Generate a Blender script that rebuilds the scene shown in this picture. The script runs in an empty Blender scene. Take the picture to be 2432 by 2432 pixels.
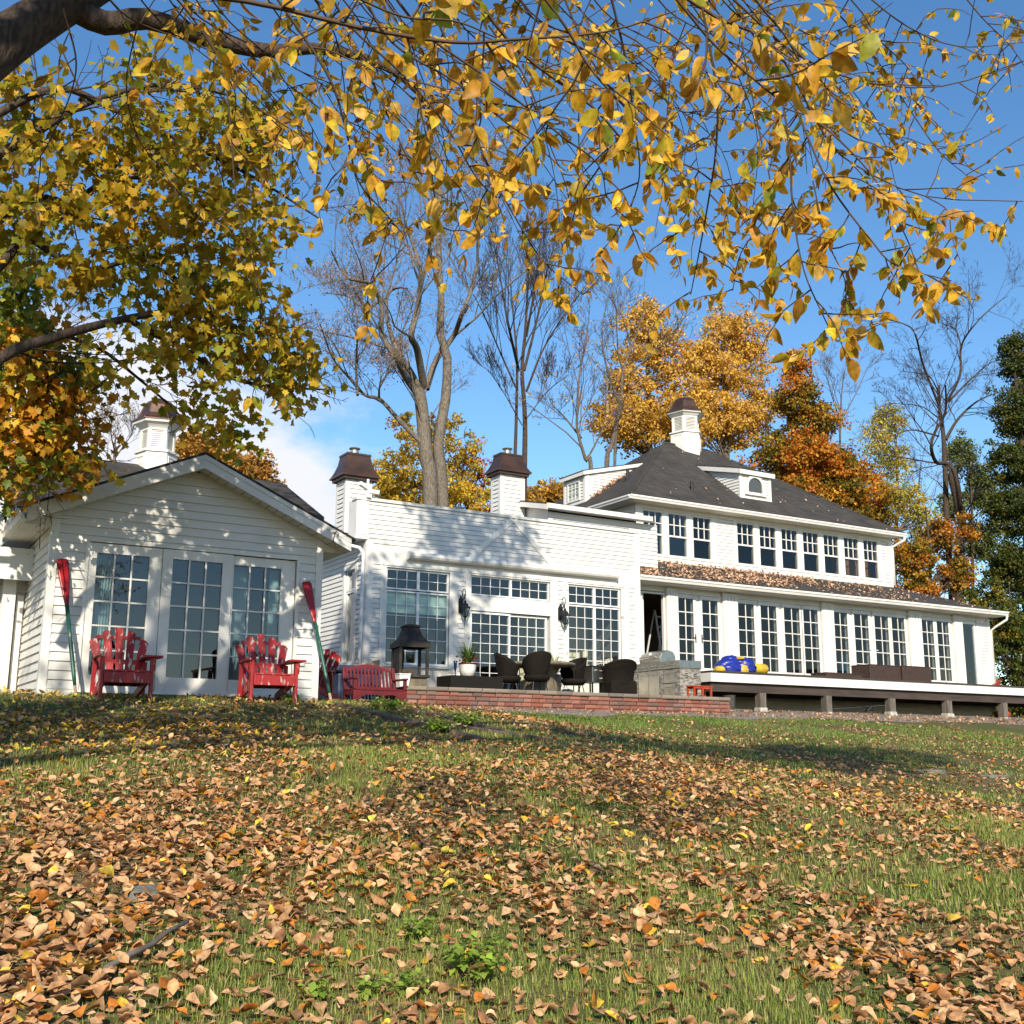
import bpy, math, random
import numpy as np
from mathutils import Matrix, Vector
random.seed(7)
RS = np.random.default_rng(11)
SC = bpy.context.scene
COL = SC.collection
R = math.radians

# ---------------------------------------------------------------- camera
CAMZ = 1.6
PITCH, ROLL, YAW = R(11.88), R(0.25), R(30.7)
FOC = 1.1235                       # focal length / picture width
cy, sy, cp, sp = math.cos(YAW), math.sin(YAW), math.cos(PITCH), math.sin(PITCH)
FWD = Vector((sy*cp, cy*cp, sp)); RGT = Vector((cy, -sy, 0)); UPV = RGT.cross(FWD)
cr_, sr_ = math.cos(ROLL), math.sin(ROLL)
RGT, UPV = cr_*RGT + sr_*UPV, -sr_*RGT + cr_*UPV
cam = bpy.data.cameras.new('camera'); cam_ob = bpy.data.objects.new('camera', cam); COL.objects.link(cam_ob)
cam.sensor_width = 36; cam.lens = 36*FOC; cam.clip_start = 0.05; cam.clip_end = 3000
mw = Matrix.Identity(4)
for i in range(3):
    mw[i][0], mw[i][1], mw[i][2] = RGT[i], UPV[i], -FWD[i]
mw[2][3] = CAMZ
cam_ob.matrix_world = mw
SC.camera = cam_ob
CT = cam_ob.location
def ray(px, py):
    return (float(px-1216)/(FOC*2432))*RGT - (float(py-1216)/(FOC*2432))*UPV + FWD
def at(px, py, Y):                 # a point seen in the photo, at distance Y in front of the facade direction
    d = ray(px, py); d = d*(Y/d.y); return np.array((d.x, d.y, d.z+CAMZ))
def atd(px, py, D):                # the same, at depth D along the view
    d = ray(px, py)*float(D); return np.array((d.x, d.y, d.z+CAMZ))

# ---------------------------------------------------------------- light
SUN_AZ = math.atan2(-0.447, -0.894)      # towards the sun, from +Y clockwise
SUN_EL = R(29)
w = bpy.data.worlds.new('World'); SC.world = w; w.use_nodes = True
nt = w.node_tree; nt.nodes.clear()
def N(t, **k):
    n = nt.nodes.new(t)
    for a, b in k.items(): setattr(n, a, b)
    return n
sky = N('ShaderNodeTexSky', sky_type='NISHITA', sun_disc=False, sun_elevation=SUN_EL, sun_rotation=SUN_AZ, air_density=1.0, dust_density=0.2, ozone_density=2.2)
tc = N('ShaderNodeTexCoord'); sep = N('ShaderNodeSeparateXYZ')
nz = N('ShaderNodeTexNoise'); nz.inputs['Scale'].default_value = 5.5; nz.inputs['Detail'].default_value = 7; nz.inputs['Roughness'].default_value = .58
mp = N('ShaderNodeMapping'); mp.inputs['Scale'].default_value = (1, 1, 1.9)
lk = nt.links.new
lk(tc.outputs['Generated'], mp.inputs['Vector']); lk(mp.outputs['Vector'], nz.inputs['Vector']); lk(tc.outputs['Generated'], sep.inputs['Vector'])
# cloud bank: low in the sky, to the left of the house
mr = N('ShaderNodeMapRange'); mr.inputs['From Min'].default_value = .40; mr.inputs['From Max'].default_value = .20; lk(sep.outputs['Z'], mr.inputs['Value'])
mx = N('ShaderNodeMapRange'); mx.inputs['From Min'].default_value = .50; mx.inputs['From Max'].default_value = .28; lk(sep.outputs['X'], mx.inputs['Value'])
m1 = N('ShaderNodeMath', operation='MULTIPLY'); lk(mr.outputs[0], m1.inputs[0]); lk(mx.outputs[0], m1.inputs[1])
m2 = N('ShaderNodeMath', operation='MULTIPLY_ADD'); m0 = N('ShaderNodeMapRange'); m0.inputs['From Min'].default_value = .1; m0.inputs['From Max'].default_value = .5; lk(sep.outputs['Y'], m0.inputs['Value']); m3 = N('ShaderNodeMath', operation='MULTIPLY'); lk(m1.outputs[0], m3.inputs[0]); lk(m0.outputs[0], m3.inputs[1]); lk(m3.outputs[0], m2.inputs[0]); m2.inputs[1].default_value = .60; lk(nz.outputs['Fac'], m2.inputs[2])
mm = N('ShaderNodeMapRange', interpolation_type='SMOOTHSTEP'); mm.inputs['From Min'].default_value = .68; mm.inputs['From Max'].default_value = .92; lk(m2.outputs[0], mm.inputs['Value'])
mix = N('ShaderNodeMix', data_type='RGBA'); lk(mm.outputs[0], mix.inputs['Factor'])
hs = N('ShaderNodeHueSaturation'); hs.inputs['Saturation'].default_value = 1.22; hs.inputs['Value'].default_value = 1.0
lk(sky.outputs[0], hs.inputs['Color']); lk(hs.outputs[0], mix.inputs['A']); mix.inputs['B'].default_value = (5.0, 5.1, 5.5, 1)
bg = N('ShaderNodeBackground'); bg.inputs['Strength'].default_value = .126
out = N('ShaderNodeOutputWorld'); lk(mix.outputs['Result'], bg.inputs['Color']); lk(bg.outputs[0], out.inputs['Surface'])
sun = bpy.data.lights.new('sun', 'SUN'); sun.energy = 4.8; sun.angle = R(.53); sun.color = (1, .905, .735)
sun_ob = bpy.data.objects.new('sun', sun); COL.objects.link(sun_ob)
sd = Vector((math.sin(SUN_AZ)*math.cos(SUN_EL), math.cos(SUN_AZ)*math.cos(SUN_EL), math.sin(SUN_EL)))
sun_ob.rotation_euler = sd.to_track_quat('Z', 'Y').to_euler()
sun_ob.location = (-10, -20, 30)
SC.view_settings.view_transform = 'Standard'; SC.view_settings.look = 'None'; SC.view_settings.gamma = 1; SC.view_settings.exposure = .56
SC.cycles.max_bounces = 8; SC.cycles.transparent_max_bounces = 16; SC.cycles.caustics_reflective = False; SC.cycles.caustics_refractive = False

# ---------------------------------------------------------------- materials
def newmat(name):
    m = bpy.data.materials.new(name); m.use_nodes = True
    nt = m.node_tree; return m, nt, nt.nodes['Principled BSDF'], nt.nodes['Material Output']
def mat(name, c, rough=.6, metal=0, c2=None, scale=6, lo=.4, hi=.6, detail=6, bump=0, bscale=30, stretch=None, spec=.5):
    m, nt, b, o = newmat(name)
    b.inputs['Base Color'].default_value = (*c, 1); b.inputs['Roughness'].default_value = rough; b.inputs['Metallic'].default_value = metal
    b.inputs['Specular IOR Level'].default_value = spec
    tc = nt.nodes.new('ShaderNodeTexCoord'); vec = tc.outputs['Object']
    if stretch:
        mp = nt.nodes.new('ShaderNodeMapping'); mp.inputs['Scale'].default_value = stretch; nt.links.new(vec, mp.inputs['Vector']); vec = mp.outputs['Vector']
    if c2:
        n = nt.nodes.new('ShaderNodeTexNoise'); n.inputs['Scale'].default_value = scale; n.inputs['Detail'].default_value = detail; nt.links.new(vec, n.inputs['Vector'])
        r = nt.nodes.new('ShaderNodeMapRange'); r.inputs['From Min'].default_value = lo; r.inputs['From Max'].default_value = hi; nt.links.new(n.outputs['Fac'], r.inputs['Value'])
        x = nt.nodes.new('ShaderNodeMix'); x.data_type = 'RGBA'; x.inputs['A'].default_value = (*c, 1); x.inputs['B'].default_value = (*c2, 1)
        nt.links.new(r.outputs[0], x.inputs['Factor']); nt.links.new(x.outputs['Result'], b.inputs['Base Color'])
    if bump:
        n2 = nt.nodes.new('ShaderNodeTexNoise'); n2.inputs['Scale'].default_value = bscale; n2.inputs['Detail'].default_value = 4; nt.links.new(vec, n2.inputs['Vector'])
        bp = nt.nodes.new('ShaderNodeBump'); bp.inputs['Strength'].default_value = bump; bp.inputs['Distance'].default_value = .02
        nt.links.new(n2.outputs['Fac'], bp.inputs['Height']); nt.links.new(bp.outputs[0], b.inputs['Normal'])
    return m
def attrmat(name, rough=.6, transl=0.0, bump=0, bscale=40, spec=.3, mottle=False):      # the colour of each leaf, brick, blade is stored on it
    m, nt, b, o = newmat(name)
    a = nt.nodes.new('ShaderNodeAttribute'); a.attribute_name = 'col'
    src = a.outputs['Color']
    if mottle:                             # blotches and browned patches on each leaf
        tc = nt.nodes.new('ShaderNodeTexCoord'); q = nt.nodes.new('ShaderNodeTexNoise'); q.inputs['Scale'].default_value = 42; q.inputs['Detail'].default_value = 4; nt.links.new(tc.outputs['Object'], q.inputs['Vector'])
        r = nt.nodes.new('ShaderNodeMapRange'); r.inputs['From Min'].default_value = .35; r.inputs['From Max'].default_value = .68; r.inputs['To Min'].default_value = 1.22; r.inputs['To Max'].default_value = .62; nt.links.new(q.outputs['Fac'], r.inputs['Value'])
        x = nt.nodes.new('ShaderNodeMix'); x.data_type = 'RGBA'; x.blend_type = 'MULTIPLY'; x.inputs['Factor'].default_value = 1; nt.links.new(src, x.inputs['A']); nt.links.new(r.outputs[0], x.inputs['B']); src = x.outputs['Result']
    nt.links.new(src, b.inputs['Base Color']); b.inputs['Roughness'].default_value = rough
    b.inputs['Specular IOR Level'].default_value = spec
    if bump:
        tc = nt.nodes.new('ShaderNodeTexCoord')
        n2 = nt.nodes.new('ShaderNodeTexNoise'); n2.inputs['Scale'].default_value = bscale; nt.links.new(tc.outputs['Object'], n2.inputs['Vector'])
        bp = nt.nodes.new('ShaderNodeBump'); bp.inputs['Strength'].default_value = bump; bp.inputs['Distance'].default_value = .02
        nt.links.new(n2.outputs['Fac'], bp.inputs['Height']); nt.links.new(bp.outputs[0], b.inputs['Normal'])
    if transl:
        t = nt.nodes.new('ShaderNodeBsdfTranslucent'); nt.links.new(src, t.inputs['Color'])
        mx = nt.nodes.new('ShaderNodeMixShader'); mx.inputs['Fac'].default_value = transl
        nt.links.new(b.outputs[0], mx.inputs[1]); nt.links.new(t.outputs[0], mx.inputs[2]); nt.links.new(mx.outputs[0], o.inputs['Surface'])
    return m
def glassmat(name, tint=(.80, .86, .84), f0=.10):
    m, nt, b, o = newmat(name); nt.nodes.remove(b)
    lw = nt.nodes.new('ShaderNodeLayerWeight'); lw.inputs['Blend'].default_value = .5
    p = nt.nodes.new('ShaderNodeMath'); p.operation = 'POWER'; nt.links.new(lw.outputs['Facing'], p.inputs[0]); p.inputs[1].default_value = 4
    q = nt.nodes.new('ShaderNodeMath'); q.operation = 'MULTIPLY_ADD'; nt.links.new(p.outputs[0], q.inputs[0]); q.inputs[1].default_value = 1-f0; q.inputs[2].default_value = f0; q.use_clamp = True
    tr = nt.nodes.new('ShaderNodeBsdfTransparent'); tr.inputs['Color'].default_value = (*tint, 1)
    gl = nt.nodes.new('ShaderNodeBsdfGlossy'); gl.inputs['Roughness'].default_value = .005; gl.inputs['Color'].default_value = (.95, .97, 1, 1)
    tc = nt.nodes.new('ShaderNodeTexCoord')
    n2 = nt.nodes.new('ShaderNodeTexNoise'); n2.inputs['Scale'].default_value = 2.2; n2.inputs['Detail'].default_value = 1; nt.links.new(tc.outputs['Object'], n2.inputs['Vector'])
    bp = nt.nodes.new('ShaderNodeBump'); bp.inputs['Strength'].default_value = .06; bp.inputs['Distance'].default_value = .05
    nt.links.new(n2.outputs['Fac'], bp.inputs['Height']); nt.links.new(bp.outputs[0], gl.inputs['Normal'])
    mx = nt.nodes.new('ShaderNodeMixShader'); nt.links.new(q.outputs[0], mx.inputs['Fac']); nt.links.new(tr.outputs[0], mx.inputs[1]); nt.links.new(gl.outputs[0], mx.inputs[2])
    nt.links.new(mx.outputs[0], o.inputs['Surface'])
    return m
def shingle(name, c, c2):
    m, nt, b, o = newmat(name); b.inputs['Roughness'].default_value = .9; b.inputs['Specular IOR Level'].default_value = .2
    tc = nt.nodes.new('ShaderNodeTexCoord'); g = nt.nodes.new('ShaderNodeSeparateXYZ'); nt.links.new(tc.outputs['Object'], g.inputs[0])
    ad = nt.nodes.new('ShaderNodeMath'); ad.operation = 'ADD'; nt.links.new(g.outputs['X'], ad.inputs[0]); nt.links.new(g.outputs['Y'], ad.inputs[1])
    # courses follow the height, joints run along the eave
    cb = nt.nodes.new('ShaderNodeCombineXYZ'); nt.links.new(ad.outputs[0], cb.inputs['X']); nt.links.new(g.outputs['Z'], cb.inputs['Y'])
    br = nt.nodes.new('ShaderNodeTexBrick'); br.inputs['Scale'].default_value = 1; br.inputs['Brick Width'].default_value = .30; br.inputs['Row Height'].default_value = .085
    br.inputs['Mortar Size'].default_value = .006; br.inputs['Color1'].default_value = (*c, 1); br.inputs['Color2'].default_value = (*c2, 1); br.inputs['Mortar'].default_value = (*[v*.45 for v in c], 1)
    br.inputs['Bias'].default_value = 0
    nt.links.new(cb.outputs[0], br.inputs['Vector'])
    n = nt.nodes.new('ShaderNodeTexNoise'); n.inputs['Scale'].default_value = 1.3; n.inputs['Detail'].default_value = 8; nt.links.new(tc.outputs['Object'], n.inputs['Vector'])
    x = nt.nodes.new('ShaderNodeMix'); x.data_type = 'RGBA'; x.blend_type = 'MULTIPLY'; x.inputs['Factor'].default_value = 1
    r = nt.nodes.new('ShaderNodeMapRange'); r.inputs['To Min'].default_value = .55; r.inputs['To Max'].default_value = 1.5; nt.links.new(n.outputs['Fac'], r.inputs['Value'])
    nt.links.new(br.outputs['Color'], x.inputs['A']); nt.links.new(r.outputs[0], x.inputs['B']); nt.links.new(x.outputs['Result'], b.inputs['Base Color'])
    bp = nt.nodes.new('ShaderNodeBump'); bp.inputs['Strength'].default_value = .6; bp.inputs['Distance'].default_value = .01
    nt.links.new(br.outputs['Fac'], bp.inputs['Height']); bp.invert = True; nt.links.new(bp.outputs[0], b.inputs['Normal'])
    return m
def bark(name, c, c2, sc=(6, 6, 1.6)):
    return mat(name, c, .9, c2=c2, scale=5, lo=.38, hi=.62, bump=.9, bscale=9, stretch=sc, spec=.15)
M = {}
M['white'] = mat('white_paint', (.69, .67, .635), .5, c2=(.60, .58, .54), scale=2.5, lo=.45, hi=.75, detail=9)
M['siding'] = mat('white_siding', (.66, .645, .615), .55, c2=(.56, .545, .51), scale=1.7, lo=.48, hi=.78, detail=10, bump=.05, bscale=4)
M['oldwhite'] = mat('weathered_white', (.70, .68, .63), .6, c2=(.36, .30, .24), scale=7, lo=.655, hi=.72, detail=10)
M['vinyl'] = mat('vinyl_frame', (.72, .73, .73), .35)
M['cream'] = mat('cream_trim', (.66, .63, .55), .6, c2=(.5, .46, .38), scale=3, lo=.5, hi=.8)
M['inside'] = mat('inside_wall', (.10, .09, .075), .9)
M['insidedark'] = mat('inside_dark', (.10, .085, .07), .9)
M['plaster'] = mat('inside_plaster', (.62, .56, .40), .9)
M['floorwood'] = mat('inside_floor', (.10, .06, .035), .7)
M['glass'] = glassmat('window_glass', f0=.075)
M['glassdark'] = glassmat('upper_glass', f0=.045, tint=(.6, .62, .6))
M['glassblue'] = glassmat('door_glass', f0=.075, tint=(.60, .74, .80))
M['shingle'] = shingle('asphalt_shingle', (.044, .040, .037), (.062, .056, .051))
M['copper'] = mat('brown_copper', (.10, .052, .036), .42, metal=.55, c2=(.055, .036, .030), scale=3, lo=.4, hi=.7)
M['stonegrey'] = mat('grey_stacked_stone', (.30, .29, .27), .9, c2=(.13, .115, .095), scale=7, lo=.42, hi=.6, bump=.7, bscale=16, stretch=(1, 1, 3))
M['steel'] = mat('stainless', (.46, .44, .40), .38, metal=1, c2=(.30, .27, .22), scale=5, lo=.5, hi=.8)
M['darksteel'] = mat('sooty_steel', (.022, .020, .019), .7, metal=.3, c2=(.06, .045, .03), scale=5, lo=.55, hi=.75, bump=.1)
M['iron'] = mat('black_iron', (.012, .012, .013), .45)
M['red'] = mat('red_paint', (.27, .006, .008), .5, c2=(.38, .30, .26), scale=9, lo=.60, hi=.635, detail=10, bump=.2, bscale=20, stretch=(3, 3, .7))
M['redbench'] = mat('dark_red_paint', (.13, .004, .008), .55, c2=(.09, .003, .006), scale=6)
M['oarred'] = mat('oar_red', (.33, .009, .010), .35, c2=(.28, .007, .008), scale=5)
M['oargreen'] = mat('oar_green', (.010, .075, .052), .45, c2=(.20, .17, .12), scale=14, lo=.64, hi=.67, detail=9)
M['barewood'] = mat('bare_wood', (.42, .33, .24), .8, c2=(.30, .22, .15), scale=8)
M['greywood'] = mat('grey_wood', (.15, .13, .11), .85, c2=(.09, .075, .06), scale=4, stretch=(2, 2, .4), bump=.3)
M['deckdark'] = mat('dark_timber', (.035, .024, .020), .75, c2=(.055, .038, .030), scale=3, stretch=(.5, 3, 3))
M['rail'] = mat('old_timber', (.065, .045, .036), .9, c2=(.12, .085, .065), scale=5, bump=.5)
M['browntub'] = mat('brown_box', (.050, .026, .019), .6, c2=(.036, .020, .015), scale=9, bump=.1)
M['blackbox'] = mat('black_box', (.010, .008, .007), .7, spec=.2)
M['wicker'] = mat('dark_wicker', (.008, .006, .005), .7, c2=(.020, .015, .011), scale=60, lo=.45, hi=.6, bump=.8, bscale=90, spec=.12)
M['stone'] = mat('rough_stone', (.20, .16, .10), .9, c2=(.10, .085, .06), scale=5, bump=.6, bscale=14)
M['rockgrey'] = mat('grey_rock', (.16, .16, .145), .9, c2=(.09, .095, .075), scale=12, bump=.5)
M['concrete'] = mat('concrete', (.44, .42, .37), .9, c2=(.30, .28, .24), scale=8, bump=.3)
M['blue'] = mat('dark_blue_vinyl', (.016, .028, .068), .5, c2=(.024, .040, .085), scale=4)
M['tarpblue'] = mat('blue_tarp', (.010, .022, .22), .35)
M['vaseblue'] = mat('blue_glass', (.008, .015, .07), .15)
M['tarpyellow'] = mat('yellow_tarp', (.58, .40, .025), .35, c2=(.45, .30, .03), scale=5)
M['orange'] = mat('orange_paint', (.42, .055, .010), .55, c2=(.28, .04, .01), scale=8)
M['zinc'] = mat('galvanised', (.50, .50, .50), .4, metal=.9, c2=(.35, .35, .35), scale=9)
M['potwhite'] = mat('white_pot', (.70, .69, .66), .5, c2=(.60, .58, .54), scale=5)
M['lamp_glass'] = glassmat('lamp_glass', f0=.12)
M['brick'] = attrmat('red_block', .9, bump=.6, bscale=45)
M['leaf'] = attrmat('leaf', .50, .42)
M['leafthin'] = attrmat('leaf_thin', .45, .50, mottle=True)
M['litter'] = attrmat('fallen_leaf', .70, .10, mottle=True)
M['blade'] = attrmat('grass_blade', .6, .25)
M['bark'] = bark('bark_brown', (.085, .062, .048), (.040, .030, .024))
M['barkgrey'] = bark('bark_grey', (.165, .135, .105), (.075, .060, .050))
M['barkpale'] = bark('bark_pale', (.20, .17, .135), (.10, .082, .066))
M['twig'] = mat('twig', (.085, .060, .045), .9, spec=.1)
M['azure'] = mat('azure_fabric', (.02, .30, .62), .6)
M['honey'] = mat('honey_wood', (.42, .22, .08), .5, c2=(.30, .15, .05), scale=4, stretch=(3, 3, .5))
M['blind'] = mat('green_blind', (.46, .60, .52), .8, c2=(.40, .54, .48), scale=4)
M['curtain'] = mat('pale_curtain', (.62, .66, .62), .9)

# ---------------------------------------------------------------- mesh building
class MB:
    def __init__(s): s.v = []; s.f = []; s.m = []; s.c = None
    def add(s, vs, fs, m=0):
        k = len(s.v); s.v += [tuple(map(float, p)) for p in vs]; s.f += [tuple(i+k for i in f) for f in fs]; s.m += [m]*len(fs)
    def hexa(s, p, m=0):          # 8 corners: bottom ring then top ring
        s.add(p, [(3, 2, 1, 0), (4, 5, 6, 7), (0, 1, 5, 4), (1, 2, 6, 5), (2, 3, 7, 6), (3, 0, 4, 7)], m)
    def box(s, x0, x1, y0, y1, z0, z1, m=0):
        s.hexa([(x0, y0, z0), (x1, y0, z0), (x1, y1, z0), (x0, y1, z0), (x0, y0, z1), (x1, y0, z1), (x1, y1, z1), (x0, y1, z1)], m)
    def pbox(s, P, u0, u1, z0, z1, d0, d1, m=0):
        s.hexa([P(u0, z0, d1), P(u1, z0, d1), P(u1, z0, d0), P(u0, z0, d0), P(u0, z1, d1), P(u1, z1, d1), P(u1, z1, d0), P(u0, z1, d0)], m)
    def quad(s, a, b, c, d, m=0): s.add([a, b, c, d], [(0, 1, 2, 3)], m)
    def poly(s, pts, m=0): s.add(pts, [tuple(range(len(pts)))], m)
    def prism(s, pts, off, m=0):
        n = len(pts); off = np.array(off, float); q = [np.array(p, float)+off for p in pts]
        s.add(list(pts)+q, [tuple(range(n-1, -1, -1)), tuple(range(n, 2*n))]+[(i, (i+1) % n, (i+1) % n+n, i+n) for i in range(n)], m)
    def bar(s, p, q, w, h, up=(0, 0, 1), m=0, w2=None, h2=None):
        p, q = Vector(p), Vector(q); d = (q-p).normalized(); a = d.cross(Vector(up))
        if a.length < 1e-4: a = d.cross(Vector((0, 1, 0)))
        a.normalize(); b = a.cross(d)
        w2 = w if w2 is None else w2; h2 = h if h2 is None else h2
        def ring(c, w, h): return [c-a*w/2-b*h/2, c+a*w/2-b*h/2, c+a*w/2+b*h/2, c-a*w/2+b*h/2]
        s.hexa(ring(p, w, h)+ring(q, w2, h2), m)
    def tube(s, pts, rad, n=8, m=0, cap=True):
        pts = [Vector(p) for p in pts]; k = len(pts)
        if not hasattr(rad, '__len__'): rad = [rad]*k
        vs = []; a = None
        for i in range(k):
            d = (pts[min(i+1, k-1)]-pts[max(i-1, 0)])
            d = d.normalized() if d.length > 1e-9 else Vector((0, 0, 1))
            if a is None:
                a = d.cross(Vector((.13, .31, .94)))
                if a.length < .05: a = d.cross(Vector((1, 0, 0)))
            a = (a-d*a.dot(d)); a.normalize(); b = d.cross(a)
            for j in range(n):
                t = 2*math.pi*j/n; vs.append(pts[i]+(a*math.cos(t)+b*math.sin(t))*rad[i])
        fs = [(i*n+j, i*n+(j+1) % n, (i+1)*n+(j+1) % n, (i+1)*n+j) for i in range(k-1) for j in range(n)]
        if cap: fs += [tuple(range(n-1, -1, -1)), tuple((k-1)*n+j for j in range(n))]
        s.add(vs, fs, m)
    def lathe(s, prof, c, n=24, m=0, ph=0, cap=True):
        vs = [(c[0]+r*math.cos(ph+2*math.pi*j/n), c[1]+r*math.sin(ph+2*math.pi*j/n), c[2]+z) for r, z in prof for j in range(n)]
        k = len(prof); fs = [(i*n+j, i*n+(j+1) % n, (i+1)*n+(j+1) % n, (i+1)*n+j) for i in range(k-1) for j in range(n)]
        if cap: fs += [tuple(range(n-1, -1, -1)), tuple((k-1)*n+j for j in range(n))]
        s.add(vs, fs, m)
    def build(s, name, mats, parent=None, smooth=False, bevel=0, local=False):
        me = bpy.data.meshes.new(name); me.from_pydata(s.v, [], s.f); me.update()
        if not isinstance(mats, (list, tuple)): mats = [mats]
        for q in mats: me.materials.append(M[q] if isinstance(q, str) else q)
        if len(mats) > 1: me.polygons.foreach_set('material_index', s.m)
        if smooth: me.polygons.foreach_set('use_smooth', [True]*len(me.polygons))
        if s.c is not None:
            a = me.color_attributes.new('col', 'FLOAT_COLOR', 'POINT'); cc = np.ones((len(me.vertices), 4), np.float32); cc[:, :3] = np.array(s.c, np.float32); a.data.foreach_set('color', cc.ravel())
        o = bpy.data.objects.new(name, me); COL.objects.link(o); put(o, parent, local)
        if bevel:
            b = o.modifiers.new('bevel', 'BEVEL'); b.width = bevel; b.segments = 2; b.limit_method = 'ANGLE'; b.angle_limit = R(40)
        return o
def put(o, parent, local=False):
    if parent is None: return
    o.parent = parent
    if not local and parent.type == 'EMPTY': o.matrix_parent_inverse = Matrix.Translation(-Vector(parent.location))
def thing(name, label, cat, loc=(0, 0, 0), rz=0, group=None):
    o = bpy.data.objects.new(name, None); COL.objects.link(o); o.location = loc; o.rotation_euler = (0, 0, rz); o.empty_display_size = .2
    return tag(o, label, cat, group)
def tag(o, label=None, cat=None, group=None, kind=None):
    for k, v in (('label', label), ('category', cat), ('group', group), ('kind', kind)):
        if v: o[k] = v
    return o
def copy_tree(o, parent=None):
    c = o.copy(); COL.objects.link(c)
    if parent is not None:
        c.parent = parent
    for ch in list(o.children): copy_tree(ch, c)
    return c

def mass(name, mats, verts, faces, cols, parent=None, smooth=False, fm=None):
    """one mesh from numpy arrays; faces is a list of (n,k) index arrays"""
    me = bpy.data.meshes.new(name); nv = len(verts)
    me.vertices.add(nv); me.vertices.foreach_set('co', np.asarray(verts, np.float32).ravel())
    tot = sum(len(f) for f in faces); loops = np.concatenate([np.asarray(f, np.int32).ravel() for f in faces])
    sizes = np.concatenate([np.full(len(f), f.shape[1], np.int32) for f in faces]); st = np.concatenate([[0], np.cumsum(sizes)[:-1]]).astype(np.int32)
    me.loops.add(len(loops)); me.loops.foreach_set('vertex_index', loops)
    me.polygons.add(tot); me.polygons.foreach_set('loop_start', st)
    me.update(calc_edges=True)
    for q in (mats if isinstance(mats, list) else [mats]): me.materials.append(M[q])
    if fm is not None: me.polygons.foreach_set('material_index', fm)
    if smooth: me.polygons.foreach_set('use_smooth', np.ones(tot, bool))
    if cols is not None:
        a = me.color_attributes.new('col', 'FLOAT_COLOR', 'POINT'); cc = np.ones((nv, 4), np.float32); cc[:, :3] = cols; a.data.foreach_set('color', cc.ravel())
    o = bpy.data.objects.new(name, me); COL.objects.link(o); put(o, parent)
    return o
def scatter(tv, tf, pos, rot, scale, col):
    """copies of a little template (leaf, blade) as arrays"""
    tv = np.asarray(tv, np.float32); n, k = len(pos), len(tv)
    v = np.einsum('nij,kj->nki', rot, tv)*np.asarray(scale, np.float32).reshape(n, -1, 1).transpose(0, 2, 1) + np.asarray(pos, np.float32)[:, None, :]
    fs = [(np.asarray(f, np.int32)[None] + (np.arange(n, dtype=np.int32)*k)[:, None, None]).reshape(-1, len(f[0])) for f in tf]
    return v.reshape(-1, 3), fs, np.repeat(np.asarray(col, np.float32), k, 0)
def frames(xdir, zdir):
    """rotation matrices with local y along xdir-ish and z along zdir-ish"""
    y = xdir/np.linalg.norm(xdir, axis=1, keepdims=True)
    z = zdir-(zdir*y).sum(1, keepdims=True)*y; z /= (np.linalg.norm(z, axis=1, keepdims=True)+1e-9)
    x = np.cross(y, z); return np.stack([x, y, z], 2)
def pick(pal, n, jit=.12, rng=RS):
    pal = np.array(pal, float); i = rng.integers(0, len(pal), n); t = rng.random((n, 1))*.5
    c = pal[i]*(1-t)+pal[rng.integers(0, len(pal), n)]*t
    return np.clip(c*(1+rng.normal(0, jit, (n, 1))), .003, .95)
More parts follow.
